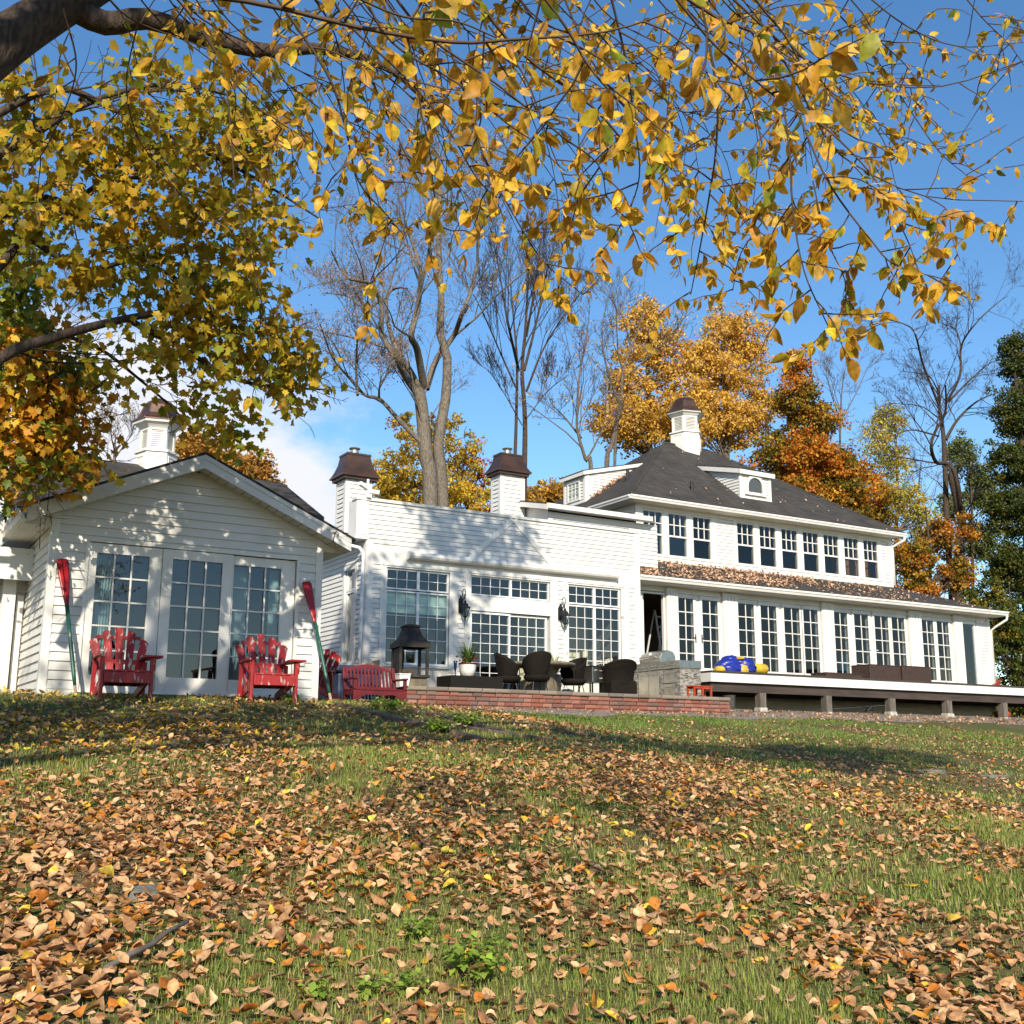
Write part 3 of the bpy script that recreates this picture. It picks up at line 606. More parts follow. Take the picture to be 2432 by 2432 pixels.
casement(MH, PL, 24.66, 25.14, 3.65, 5.27, 1, 1, fw=.05); casement(MH, PL, 24.66, 25.14, 5.36, 5.79, 1, 1, fw=.05)
b = MB(); room(b, 10.6, 18.0, 24.17, 29.6, 2.93, 6.35); b.quad((16.3, 27.0, 2.93), (17.99, 26.2, 2.93), (17.99, 26.2, 6.2), (16.3, 27.0, 6.2), 2)
for i in range(9): b.box(16.35, 17.9, 25.2+i*.16, 25.36+i*.16, 2.95+i*.18, 3.09+i*.18, 2)
b.build('interior', ['inside', 'floorwood', 'plaster'], MH)
# eave on the left side, gutter, downpipe, roof
b = MB(); slab(b, (9.95, 24.46, 6.60), (18.2, 24.21, 6.60), (18.2, 30.2, 7.0), (9.95, 30.2, 6.62), .05); b.build('roof', 'shingle', MH)
b = MB(); b.quad((9.99, 24.46, 6.43), (10.40, 24.46, 6.43), (10.40, 30, 6.43), (9.99, 30, 6.43)); b.box(9.965, 9.99, 24.46, 30, 6.42, 6.55); b.build('soffit', 'cream', MH)
b = MB(); gutter(b, LEFT(9.96), 24.4, 30, 6.43, .12, .12); b.build('gutter', 'oldwhite', MH)
b = MB(); b.tube([(9.9, 24.44, 6.44), (9.91, 24.36, 6.33), (10.05, 24.2, 6.26), (10.24, 24.06, 6.2), (10.30, 24.0, 6.08), (10.31, 24.0, 5.9), (10.31, 24.02, 4.2), (10.30, 24.02, 2.6)], .042, 8); b.build('downpipe', 'vinyl', MH, smooth=True)
chimney(MH, 10.85, 11.55, 26.5, 27.1, 6.4, 8.46, 9.12, 9.3)
chimney(MH, 15.37, 16.12, 26.5, 27.0, 6.6, 9.17, 9.74, 9.9)
# clerestory behind the false front
b = MB(); P2 = FRONT(25.4); hc = [(16.35, 18.87, 7.30, 7.76)]
siding(b, P2, 16.2, 19.85, 6.6, 7.95, hc, pitch=.12); reveal(b, P2, hc[0])
b.poly([(16.2, 25.4, 6.6), (16.2, 28.2, 6.6), (16.2, 28.2, 7.8), (16.2, 26.4, 8.3), (16.2, 25.4, 8.0)])
b.build('clerestory', 'siding', MH)
for i in range(4):
    a = 16.40+i*.62; casement(MH, P2, a, a+.54, 7.34, 7.72, 1, 1, fw=.035)
b = MB(); b.pbox(P2, 16.35, 18.87, 7.25, 7.8, -.4, -.39); b.build('lining', 'rail', MH)
b = MB(); slab(b, (15.95, 25.08, 8.12), (19.45, 25.08, 8.12), (19.85, 26.4, 8.42), (15.95, 26.4, 8.42), .04); slab(b, (15.95, 26.4, 8.42), (19.9, 26.4, 8.42), (19.9, 27.7, 8.0), (15.95, 27.7, 8.0), .04); b.build('roof', 'shingle', MH)
b = MB(); b.box(15.97, 19.46, 25.06, 25.085, 7.98, 8.105); b.quad((15.97, 25.085, 8.0), (19.46, 25.085, 8.0), (19.85, 25.4, 8.0), (15.97, 25.4, 8.0))
b.prism([(15.955, 25.06, 7.93), (15.955, 26.4, 8.24), (15.955, 26.4, 8.40), (15.955, 25.06, 8.10)], (.025, 0, 0)); b.prism([(15.955, 26.401, 8.24), (15.955, 27.7, 7.84), (15.955, 27.7, 7.98), (15.955, 26.401, 8.40)], (.025, 0, 0))
b.quad((15.98, 25.09, 7.97), (16.2, 25.09, 7.97), (16.2, 26.4, 8.27), (15.98, 26.4, 8.27)); b.build('fascia', 'white', MH)
b = MB()                                   # twin floodlight and camera on the parapet corner
b.box(10.30, 10.38, 23.92, 23.99, 7.38, 7.62); b.bar((10.34, 23.95, 7.58), (10.10, 23.85, 7.66), .10, .09); b.bar((10.34, 23.95, 7.52), (10.60, 23.86, 7.50), .10, .09); b.bar((10.34, 23.93, 7.62), (10.34, 23.93, 7.80), .05, .05); b.box(10.31, 10.42, 23.88, 23.96, 7.36, 7.44)
b.build('floodlight', 'vinyl', MH, bevel=.01)
# ================================================================ main house
WH = thing('main_house', 'two storey white house with dark hip roof, cupola, dormers and a row of glazed doors', 'building', (25, 24.6, 3.6))
P = FRONT(24.6)
doors = [(19.867, 20.415), (20.725, 21.289), (22.013, 22.63), (22.878, 23.488), (23.78, 24.399), (24.544, 25.136), (25.762, 26.359), (26.644, 27.255), (27.519, 28.129), (28.281, 28.857), (29.603, 30.192), (30.352, 30.914)]
gz0, gz1 = 3.925, 5.805
holes = [(a-.03, c+.03, gz0-.03, gz1+.03) for a, c in doors]+[(18.60, 19.42, 3.66, 5.93), (31.53, 32.22, 3.80, 5.85)]
b = MB(); flat(b, P, 18.15, 32.95, 3.3, 6.09, holes); flat(b, P, 18.15, 32.95, 3.3, 6.09, holes, d=-.13)
for h in holes: reveal(b, P, h, 0.0, -.13)
siding(b, P, 32.36, 32.86, 3.66, 5.95, base=.004, pitch=.10); siding(b, RIGHT(32.95), 24.6, 34, 3.0, 6.05)
b.box(18.15, 32.9, 24.75, 24.85, 2.4, 3.3)
b.build('wall', 'white', WH)
for x0, x1 in ((19.44, 19.83), (21.44, 21.97), (25.245, 25.73), (28.99, 29.57), (31.10, 31.52)):
    b = MB(); n = 4; wd = (x1-x0)
    b.box(x0, x1, 24.50, 24.598, 3.66, 6.06)
    for i in range(n): q = x0+.03+(wd-.06)*(i+.12)/n; b.box(q, q+(wd-.06)*.76/n, 24.478, 24.4995, 3.72, 5.96)
    b.box(x0-.012, x1+.012, 24.47, 24.598, 3.661, 3.80)
    b.build('pilaster', 'white', WH)
for i, (a, c) in enumerate(doors):
    b = MB(); s = .085
    frame(b, P, a-s, c+s, 3.68, 5.915, s, .002, .034, wt=.11, wb=gz0-3.68)
    grid(b, P, a, c, gz0, gz1, 2, 5, .026, .004, .026)
    d = b.build('french_door', 'white', WH, bevel=.003); pane('glass', P, a-.004, c+.004, gz0-.004, gz1+.004, .008, d, 'glassdark')
    if i in (0, 1, 7, 8):
        x = c+.045 if i in (0, 7) else a-.045
        b = MB(); b.pbox(P, x-.018, x+.018, 4.60, 4.84, .0345, .045); b.bar((x, 24.6-.06, 4.74), (x-.10 if i in (0, 7) else x+.10, 24.6-.065, 4.74), .018, .018); b.build('handle', 'copper' if i < 2 else 'vinyl', d)
b = MB(); frame(b, P, 18.62, 19.42, 3.68, 5.90, .045, -.06, .03); d = b.build('open_doorway', 'white', WH)
b = MB(); b.pbox(P, 18.665, 18.80, 3.72, 5.85, -.14, -.10); b.build('curtain', 'curtain', d)
casement(WH, P, 31.60, 32.16, 3.86, 5.80, 1, 1, fw=.055, d=-.01)
b = MB()
for a, c in ((19.80, 21.40), (21.97, 25.24), (25.73, 28.98), (29.57, 31.08), (31.54, 32.3)): b.pbox(P, a, c, 5.925, 5.975, .002, .04)
b.pbox(P, 32.83, 32.965, 3.4, 6.02, .002, .03); b.pbox(P, 32.30, 32.37, 3.66, 5.99, .002, .03); b.build('casing', 'white', WH)
curtain(WH, P, 31.66, 31.95, 3.7, 5.5, -.5, folds=4)
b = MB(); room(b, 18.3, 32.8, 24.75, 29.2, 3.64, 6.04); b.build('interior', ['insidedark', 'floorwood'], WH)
# lower roof, gutter, soffit
b = MB()
slab(b, (18.15, 24.10, 6.245), (33.22, 24.10, 6.245), (30.85, 26.47, 7.155), (18.15, 26.47, 7.155), .05)
slab(b, (33.22, 24.10, 6.245), (33.22, 34, 6.245), (30.85, 34, 7.155), (30.85, 26.47, 7.155), .05); b.build('roof', 'shingle', WH)
b = MB(); b.quad((18.15, 24.12, 6.09), (33.2, 24.12, 6.09), (33.2, 24.61, 6.07), (18.15, 24.61, 6.07)); b.box(18.16, 33.2, 24.10, 24.125, 6.085, 6.20); b.quad((32.95, 24.61, 6.07), (33.2, 24.61, 6.09), (33.2, 34, 6.09), (32.95, 34, 6.07)); b.box(33.18, 33.205, 24.126, 34, 6.085, 6.2); b.build('soffit', 'oldwhite', WH)
b = MB(); gutter(b, FRONT(24.10), 18.18, 33.22, 6.105, .115, .13); b.build('gutter', 'white', WH)
b = MB(); b.tube([(33.16, 24.03, 6.10), (33.15, 24.05, 5.98), (33.02, 24.4, 5.76), (33.0, 24.56, 5.66), (33.0, 24.57, 3.5)], .04, 8); b.build('downpipe', 'white', WH, smooth=True)
# upper storey
P = FRONT(26.45); wins = [(20.17, 20.854), (21.107, 21.782), (22.037, 22.705), (23.78, 24.441), (24.70, 25.369), (25.626, 26.289), (26.551, 27.215), (27.47, 28.123), (28.393, 29.043), (29.302, 29.948)]
holes = [(a-.03, c+.03, 7.35, 8.64) for a, c in wins]
b = MB(); flat(b, P, 19.9, 30.6, 6.6, 8.87, holes)
for h in holes: reveal(b, P, h, 0, -.13)
flat(b, P, 19.9, 30.6, 6.6, 8.87, holes, d=-.13)
siding(b, P, 22.95, 23.62, 7.32, 8.66, base=.003, pitch=.105); siding(b, P, 30.16, 30.48, 7.32, 8.66, base=.003, pitch=.105); siding(b, LEFT(19.9), 26.45, 34.3, 7.0, 8.87); siding(b, RIGHT(30.6), 26.45, 34.3, 7.0, 8.87)
b.build('upper_wall', 'white', WH)
b = MB()
b.pbox(P, 19.88, 30.62, 7.13, 7.29, .002, .028); b.pbox(P, 19.88, 30.62, 7.2901, 7.315, .002, .05); b.pbox(P, 19.88, 30.62, 8.68, 8.82, .002, .03)
prev = None
for i, (a, c) in enumerate(wins):
    l = 19.885 if i == 0 else (23.63 if i == 3 else wins[i-1][1]+.055)
    b.pbox(P, l, a-.055, 7.3151, 8.68, .002, .030)
b.pbox(P, wins[2][1]+.055, 22.94, 7.3151, 8.68, .002, .03); b.pbox(P, wins[-1][1]+.055, 30.15, 7.3151, 8.68, .002, .03); b.pbox(P, 30.49, 30.62, 7.3151, 8.68, .002, .035)
b.build('casing', 'oldwhite', WH)
for a, c in wins:
    b = MB(); s = .055
    frame(b, P, a-s, c+s, 7.322, 8.672, s, -.05, .022, wt=.055, wb=.05)
    b.pbox(P, a, c, 7.925, 7.975, -.05, .010); grid(b, P, a, c, 7.975, 8.617, 3, 2, .026, -.03, -.002)
    o = b.build('window', 'white', WH); gm = 'glass' if a < 21.5 else 'glassdark'; pane('glass', P, a-.004, c+.004, 7.368, 7.93, -.03, o, gm); pane('glass', P, a-.004, c+.004, 7.97, 8.62, -.022, o, gm)
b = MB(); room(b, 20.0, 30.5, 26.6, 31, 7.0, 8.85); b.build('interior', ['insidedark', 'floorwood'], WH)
b = MB()
E0, E1, RL, RRt, YR, zE, zR = (19.42, 26.02), (30.90, 34.86), 24.2, 26.1, 30.44, 8.92, 12.17
A, B_, C_, D_ = (E0[0], E0[1], zE), (E1[0], E0[1], zE), (E1[0], E1[1], zE), (E0[0], E1[1], zE); r1, r2 = (RL, YR, zR), (RRt, YR, zR)
b.poly([A, B_, r2, r1]); b.poly([B_, C_, r2]); b.poly([C_, D_, r1, r2]); b.poly([D_, A, r1]); b.quad(A, B_, C_, D_)
for p, q in ((A, r1), (B_, r2), (r1, r2)): b.tube([p, q], .05, 6)
b.build('roof', 'shingle', WH)
b = MB(); b.box(19.44, 30.88, 26.03, 26.055, 8.80, 8.905); b.quad((19.44, 26.055, 8.805), (30.88, 26.055, 8.805), (30.88, 26.46, 8.80), (19.44, 26.46, 8.80)); b.box(19.44, 19.465, 26.056, 34.8, 8.80, 8.905); b.quad((19.465, 26.46, 8.80), (19.91, 26.46, 8.80), (19.91, 34.8, 8.80), (19.465, 34.8, 8.80)); b.build('soffit', 'oldwhite', WH)
b = MB(); gutter(b, FRONT(26.03), 19.36, 30.90, 8.805, .10, .12); gutter(b, LEFT(19.44), 26.03, 34.8, 8.805, .10, .12); b.build('gutter', 'white', WH)
b = MB(); b.tube([(30.80, 25.97, 8.80), (30.80, 26.0, 8.70), (30.72, 26.2, 8.60), (30.66, 26.40, 8.52), (30.66, 26.41, 8.3), (30.66, 26.41, 7.2)], .045, 8); b.build('downpipe', 'white', WH, smooth=True)
hexcupola(WH, (25.16, YR, 12.0), .57, 11.55, 12.61, 13.20, 13.34, 13.97, .51, .69, R(-90-16-30), finial=.26)
# front dormer with the arched window
d = MB(); PF = FRONT(27.0); x0, x1 = 24.47, 25.77
d.box(x0+.02, x1-.02, 27.02, 27.5, 9.4, 10.5)
siding(d, PF, x0+.1, x1-.1, 9.62, 10.42, pitch=.10); siding(d, LEFT(x0), 27.0, 29.0, 9.45, 10.95, pitch=.10, hi=lambda z: 28.99, lo=lambda z: max(27.0, 26.87+(z-10.44)/.265)); siding(d, RIGHT(x1), 27.0, 29.0, 9.45, 10.5, pitch=.10)
for x in (x0-.02, x1-.09): d.box(x, x+.11, 26.97, 27.03, 9.55, 10.45)
d.box(x0-.03, x1+.03, 26.965, 27.02, 9.52, 9.63)
dm = d.build('dormer', 'white', WH)
d = MB(); slab(d, (x0-.14, 26.86, 10.56), (x1+.12, 26.86, 10.56), (x1+.12, 29.15, 11.14), (x0-.14, 29.15, 11.14), .03); d.build('dormer_roof', 'shingle', dm)
d = MB(); d.box(x0-.13, x1+.11, 26.87, 26.90, 10.38, 10.53); d.prism([(x0-.135, 26.87, 10.38), (x0-.135, 29.02, 10.93), (x0-.135, 29.02, 11.08), (x0-.135, 26.87, 10.53)], (.03, 0, 0)); d.quad((x0-.1, 26.9, 10.42), (x1+.1, 26.9, 10.42), (x1+.1, 27.02, 10.45), (x0-.1, 27.02, 10.45)); d.build('dormer_fascia', 'white', dm)
d = MB(); uc, hw, zb_, zs = 25.08, .30, 9.80, 10.02
arc = lambda r, n=14: [(uc+r*math.cos(math.pi*(1-i/n)), zs+r*math.sin(math.pi*(1-i/n))) for i in range(n+1)]
ou = [(uc-hw-.1, zb_-.06)]+[(u, z) for u, z in arc(hw+.1)]+[(uc+hw+.1, zb_-.06)]; inn = [(uc-hw, zb_+.03)]+arc(hw)+[(uc+hw, zb_+.03)]
for (a, c), (e, f) in zip(zip(ou[:-1], ou[1:]), zip(inn[:-1], inn[1:])):
    d.hexa([PF(*a, .02), PF(*c, .02), PF(*f, .02), PF(*e, .02), PF(*a, .07), PF(*c, .07), PF(*f, .07), PF(*e, .07)])
d.pbox(PF, uc-hw-.14, uc+hw+.14, zb_-.06, zb_+.03, .02, .085)
aw_ = d.build('arched_window', 'white', dm); d = MB(); d.poly([PF(u, z, .03) for u, z in inn]); d.build('glass', 'glass', aw_); 
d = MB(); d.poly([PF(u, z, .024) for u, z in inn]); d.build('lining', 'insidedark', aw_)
# left dormer
d = MB(); PLd = LEFT(20.2); y0, y1 = 29.45, 30.66
siding(d, PLd, y0+.1, y1-.1, 9.45, 10.35, pitch=.10); siding(d, FRONT(y0), 20.2, 22.6, 9.45, 11.0, pitch=.10, hi=lambda z: 22.7, lo=lambda z: max(20.2, 20.06+(z-10.34)/.242))
d.box(20.22, 20.7, y0+.02, y1-.02, 9.3, 10.35)
for y in (y0-.02, y1-.09): d.box(20.17, 20.23, y, y+.11, 9.4, 10.38)
d.box(20.165, 20.22, y0-.03, y1+.03, 9.38, 9.50); d.box(20.22, 20.33, y0-.03, y0+.01, 9.42, 10.36)
dl = d.build('dormer', 'white', WH)
d = MB(); slab(d, (20.05, y0-.10, 10.44), (20.05, y1+.08, 10.44), (22.45, y1+.08, 11.02), (22.45, y0-.10, 11.02), .03); d.build('dormer_roof', 'shingle', dl)
d = MB(); d.box(20.06, 20.085, y0-.085, y1+.07, 10.29, 10.41); d.prism([(20.06, y0-.095, 10.29), (22.42, y0-.095, 10.87), (22.42, y0-.095, 10.98), (20.06, y0-.095, 10.41)], (0, .03, 0)); d.quad((20.085, y0-.07, 10.31), (20.085, y1+.06, 10.31), (20.22, y1, 10.33), (20.22, y0, 10.33)); d.build('dormer_fascia', 'white', dl)
d = MB(); frame(d, PLd, 29.72, 30.45, 9.55, 10.22, .07, .015, .05); grid(d, PLd, 29.79, 30.38, 9.62, 10.15, 3, 3, .02, .02, .04); o = d.build('window', 'white', dl); pane('glass', PLd, 29.78, 30.39, 9.61, 10.16, .024, o)
for c in ((22.47, 26.95, 9.52), (21.2, 28.55, 10.1)):
    d = MB(); d.lathe([(.05, -.05), (.05, .30), (.04, .30), (.04, .1)], c, 12); d.lathe([(.052, .30), (.052, .36), (.02, .36)], c, 12); d.box(c[0]-.2, c[0]+.2, c[1]-.16, c[1]-.02, c[2]-.10, c[2]-.05); d.build('vent_pipe', 'iron', WH)

# ================================================================ brick terrace
TE = thing('brick_terrace', 'raised paved terrace edged by a low wall of red tumbled blocks with grey cap', 'terrace', (14, 21, 2.45))
b = MB(); b.c = []
rng = np.random.default_rng(3)
def blockrun(p, q, z0, z1, dep=.22, cap=False, lmin=.17, lmax=.34):
    p, q = np.array(p, float), np.array(q, float); L = np.linalg.norm(q-p); d = (q-p)/L; n = np.array((d[1], -d[0])); s = 0
    while s < L-.02:
        l = min(rng.uniform(lmin, lmax), L-s)
        if L-s-l < .08: l = L-s
        a, c = s+.005, s+l-.005; o = rng.uniform(-.012, .016); e = .02
        base = np.array((.20, .165, .135)) if cap else np.array([(.26, .105, .075), (.22, .085, .062), (.20, .10, .08), (.28, .14, .105), (.17, .11, .095)][rng.integers(0, 5)])
        base = base*rng.uniform(.75, 1.2)
        pts = []
        for (dd, ee) in ((dep, 0), (-o+.012, 0), (-o, e)):
            for zz, ss in ((z0+.004+ee, 0), (z1-.004-ee, 1)):
                pass
        def pt(t, dn, z): return (*(p+d*t-n*dn), z)
        k = len(b.v)
        za, zb = z0+.004, z1-.004
        ring0 = [pt(a, dep, za), pt(c, dep, za), pt(c, dep, zb), pt(a, dep, zb)]
        ring1 = [pt(a, -o+.014, za), pt(c, -o+.014, za), pt(c, -o+.014, zb), pt(a, -o+.014, zb)]
        ring2 = [pt(a+e, -o-.002, za+e), pt(c-e, -o-.002, za+e), pt(c-e, -o-.002, zb-e), pt(a+e, -o-.002, zb-e)]
        vs = ring0+ring1+ring2; b.add(vs, [(8, 9, 10, 11)]+[(i, (i+1) % 4, (i+1) % 4+4, i+4) for i in range(4)]+[(i+4, (i+1) % 4+4, (i+1) % 4+8, i+8) for i in range(4)])
        b.c += [tuple(base)]*12; s += l
cour = [2.38, 2.475, 2.57, 2.66, 2.75, 2.84]
path = [((10.42, 23.9), (10.06, 21.06)), ((10.06, 21.06), (10.5, 21.0)), ((10.5, 21.0), (18.47, 21.0)), ((18.47, 21.0), (18.62, 22.15))]
for i, (z0, z1) in enumerate(zip(cour[:-1], cour[1:])):
    for p, q in path: blockrun(p, q, z0, z1)
b.build('block_wall', 'brick', TE)
b2 = b; b = MB(); b.c = []
for p, q in path:
    d = np.array(q)-np.array(p); n = np.array((d[1], -d[0]))/np.linalg.norm(d)*.035; blockrun(np.array(p)+n, np.array(q)+n, 2.84, 2.93, .32, True, .28, .5)
b.build('cap', 'brick', TE)
b = MB(); b.poly([(10.1, 21.1, 2.912), (18.4, 21.1, 2.912), (18.6, 22.15, 2.912), (18.6, 24.6, 2.912), (10.42, 24.0, 2.912)]); b.build('paving', 'gravel', TE)
# ================================================================ deck
DK = thing('timber_deck', 'raised timber deck with white fascia board on square posts along the glazed doors', 'deck', (28, 22.2, 2.7))
b = MB(); y = 22.16
while y < 24.58:
    b.box(18.93, 41, y, min(y+.135, 24.595), 3.622, 3.655); y += .14
b.build('deck_boards', 'deckdark', DK)
b = MB(); b.box(18.945, 41, 22.20, 22.235, 3.385, 3.618); b.box(18.945, 18.98, 22.2355, 24.59, 3.385, 3.618); b.build('fascia', 'white', DK)
b = MB(); b.box(19.0, 41, 22.30, 22.40, 3.15, 3.6); b.box(19.0, 19.1, 22.401, 24.58, 3.15, 3.6); b.box(19.0, 41, 24.0, 24.1, 3.15, 3.6); b.build('beam', 'deckdark', DK)
for i, x in enumerate((20.69, 23.02, 25.46, 27.80, 30.27, 32.6, 35)):
    g = float(gz(x, 22.4)); b = MB(); b.box(x-.10, x+.10, 22.25, 22.45, g-.05, 3.15); p_ = b.build('post', 'greywood', DK)
    b = MB(); s = (.12, .09, .12, .13, .09, .11, .10)[i]; b.hexa([(x-s-.03, 22.35-s-.03, g-.1), (x+s+.03, 22.35-s-.03, g-.1), (x+s+.03, 22.35+s+.03, g-.1), (x-s-.03, 22.35+s+.03, g-.1), (x-s, 22.35-s, g+.09), (x+s, 22.35-s, g+.09), (x+s, 22.35+s, g+.09), (x-s, 22.35+s, g+.09)]); b.build('footing', 'concrete', p_, bevel=.02)

# ================================================================ lanterns on the wing
def lantern(x, label):
    t = thing('wall_lantern', label, 'lantern', (x, 24, 5.1), group='black lanterns beside the sliding door')
    b = MB(); b.prism([(x-.07, 23.955, 4.86), (x+.05, 23.955, 4.86), (x+.06, 23.955, 5.0), (x+.05, 23.955, 5.18), (x-.01, 23.955, 5.28), (x-.07, 23.955, 5.18), (x-.08, 23.955, 5.0)], (0, .03, 0)); b.build('back_plate', 'iron', t)
    b = MB(); c = (x+.02, 23.80)
    pts = [(x-.01, 23.95, 5.12), (x-.01, 23.88, 5.16)]+[(x+.0, 23.83+.0-.08*math.sin(a), 5.32-.10*math.cos(a)) for a in np.linspace(.3, 2*math.pi*.95, 14)]+[(x, 23.79, 5.20), (c[0], c[1], 5.13)]
    b.tube(pts, .011, 6); b.tube([(x, 23.87, 5.16), (x+.02, 23.82, 5.22), (x+.03, 23.80, 5.28), (x+.01, 23.84, 5.30)], .008, 5); b.build('bracket', 'iron', t, smooth=True)
    b = MB(); C = (c[0], c[1], 0)
    b.lathe([(.02, 5.14), (.035, 5.12), (.03, 5.09), (.075, 5.06), (.10, 5.0), (.145, 4.985), (.145, 4.97), (.10, 4.968)], C, 6); b.lathe([(.05, 4.77), (.065, 4.775), (.055, 4.755), (.02, 4.73), (.025, 4.70), (.006, 4.66)], C, 8)
    for k in range(6):
        a = k*math.pi/3; b.tube([(C[0]+.125*math.cos(a), C[1]+.125*math.sin(a), 4.975), (C[0]+.055*math.cos(a), C[1]+.055*math.sin(a), 4.77)], .009, 5)
    b.tube([(C[0], C[1], 4.78), (C[0], C[1], 4.88)], .014, 6); b.build('cage', 'iron', t)
    b = MB(); b.lathe([(.052, 4.78), (.118, 4.97)], C, 6, cap=False); b.build('lamp_glass', 'lamp_glass', t)
lantern(12.84, 'black scroll lantern on the wall between the blind-covered window and sliding door')
lantern(15.66, 'black scroll lantern on the wall right of the sliding door, above the spiky plant')

# ================================================================ adirondack chairs
def adirondack(loc, rz, label, group='red adirondack chairs'):
    t = thing('adirondack_chair', label, 'chair', loc, rz, group)
    def bl(mb, name, mt='red'): return mb.build(name, mt, t, bevel=.006, local=True)
    # local: x across, -y towards the front, z up
    for s in (-1, 1):
        b = MB(); b.bar((s*.30, -.40, 0), (s*.30, -.40, .55), .042, .10, up=(0, 1, 0)); bl(b, 'leg')
        b = MB(); b.prism([(s*.255-.016, -.46, .23), (s*.255-.016, -.44, .37), (s*.255-.016, .45, .16), (s*.255-.016, .52, .0), (s*.255-.016, .43, 0), (s*.255-.016, .36, .07)], (.032, 0, 0)); bl(b, 'side_rail')
        b = MB(); b.prism([(s*.255-.07, -.50, .55), (s*.255+.13*s+.03, -.50, .55), (s*.255+.14*s+.02, -.30, .55), (s*.255+.08*s, .22, .55), (s*.255-.03, .22, .55)], (0, 0, .028)); bl(b, 'armrest')
        b = MB(); b.prism([(s*.325-.014, -.46, .545), (s*.325-.014, -.32, .545), (s*.325-.014, -.44, .38)], (.028, 0, 0)); b.bar((s*.31, .17, .54), (s*.31, .20, .10), .06, .03); bl(b, 'arm_brace')
    b = MB(); b.box(-.278, .278, -.475, -.445, .225, .36); bl(b, 'front_board')
    b = MB()
    for i in range(6):
        y = -.42+i*.108; z = .385-(y+.44)*.235; b.hexa([(-.27, y, z-.012), (.27, y, z-.012), (.27, y+.095, z-.034), (-.27, y+.095, z-.034), (-.27, y, z+.010), (.27, y, z+.010), (.27, y+.095, z-.012), (-.27, y+.095, z-.012)])
    bl(b, 'seat')
    for i, k in enumerate((-2, -1, 0, 1, 2)):
        b = MB(); L = (.66, .775, .82, .775, .66)[i]; x0, x1 = k*.092, k*.160
        p = np.array((x0, .13, .22)); q = np.array((x1, .13+L*.36, .22+L*.93)); w0, w1 = .076, .108
        n = 7; prevf = None; sk = .03*(k/2)
        pr = [(p[0]-w0/2, p[1], p[2]), (p[0]+w0/2, p[1], p[2]), (q[0]+w1/2, q[1]-.012, q[2]-max(0, sk)*1.2), (q[0]+w1*.2, q[1], q[2]+.012-max(0, sk)*.3), (q[0]-w1*.2, q[1], q[2]+.012+min(0, sk)*.3), (q[0]-w1/2, q[1]-.012, q[2]+min(0, sk)*1.2)]
        b.prism(pr, (0, .021, -.008)); bl(b, 'back_slat')
    b = MB(); b.bar((-.25, .19, .30), (.25, .19, .30), .03, .07); b.bar((-.33, .26, .535), (.33, .26, .535), .03, .06); b.bar((-.28, .40, .86), (.28, .40, .86), .025, .05); bl(b, 'back_brace')
    return t
adirondack((3.28, 15.28, float(gz(3.28, 15.0))-.01), R(-3), 'weathered red adirondack chair before the leftmost patio door, paint flaking off its back slats')
adirondack((5.23, 15.38, float(gz(5.2, 15.1))-.01), R(-5), 'red adirondack chair before the right patio door, turned inwards, oar standing beside it')
adirondack((7.55, 19.75, float(gz(7.5, 19.7))), R(-62), 'red adirondack chair half hidden behind the annex corner, beside the dark blue tub')
# ================================================================ oars
def oar(foot, top, label):
    t = thing('oar', label, 'oar', foot, 0, 'oars leaning on the annex'); p, q = Vector(foot), Vector(top); D = q-p; L = D.length; d = D.normalized()
    b = MB(); b.tube([p+d*.14, p+d*.3, p+d*L*.35, p+d*L*.66], [.021, .026, .029, .027], 10); b.build('shaft', 'oargreen', t, smooth=True)
    b = MB(); b.tube([p, p+d*.02, p+d*.14], [.016, .02, .021], 10); b.build('grip', 'barewood', t, smooth=True)
    b = MB(); a = Vector((1, .12, 0)); a = (a-d*a.dot(d)).normalized(); n = a.cross(d); prof = [(.60, .024, .022), (.66, .030, .022), (.74, .048, .016), (.84, .070, .011), (.93, .080, .009), (.985, .078, .008), (1.0, .060, .007)]
    vs = []; k = 8
    for s, wd, th in prof:
        c = p+d*L*s
        for j in range(k): e = 2*math.pi*j/k; vs.append(c+a*wd*math.cos(e)+n*th*math.sin(e))
    b.add(vs, [(i*k+j, i*k+(j+1) % k, (i+1)*k+(j+1) % k, (i+1)*k+j) for i in range(len(prof)-1) for j in range(k)]+[tuple(range(k-1, -1, -1)), tuple((len(prof)-1)*k+j for j in range(k))]); b.build('blade', 'oarred', t, smooth=True)
pt = at(179, 1668, 15.72); pt[2] = float(gz(pt[0], 15.72))+.0; oar(tuple(pt), tuple(at(148, 1327, 16.22)), 'red bladed oar with green shaft leaning at the left end of the annex front')
pt = at(787, 1671, 15.62); pt[2] = float(gz(pt[0], 15.62))+.0; oar(tuple(pt), tuple(at(728, 1381, 16.22)), 'red bladed oar with green shaft leaning at the annex corner nearest the bench')
# ================================================================ bench, tub
BE = thing('garden_bench', 'dark red slatted wooden garden bench in front of the dark blue tub', 'bench', (9.4, 21.0, 2.45)); g = 2.44
x0, x1 = 8.85, 9.98
for x in (x0+.03, x1-.03):
    b = MB(); b.box(x-.03, x+.03, 20.86, 20.92, g, 3.02); b.build('leg', 'redbench', BE, bevel=.005)
    b = MB(); b.prism([(x-.03, 21.36, g), (x-.03, 21.43, g), (x-.03, 21.40, 2.84), (x-.03, 21.52, 3.30), (x-.03, 21.46, 3.30), (x-.03, 21.33, 2.84)], (.06, 0, 0)); b.build('leg', 'redbench', BE, bevel=.005)
    b = MB(); b.box(x-.04, x+.04, 20.82, 21.42, 3.02, 3.055); b.box(x-.02, x+.02, 20.921, 21.34, 2.72, 2.80); b.build('armrest', 'redbench', BE, bevel=.005)
b = MB()
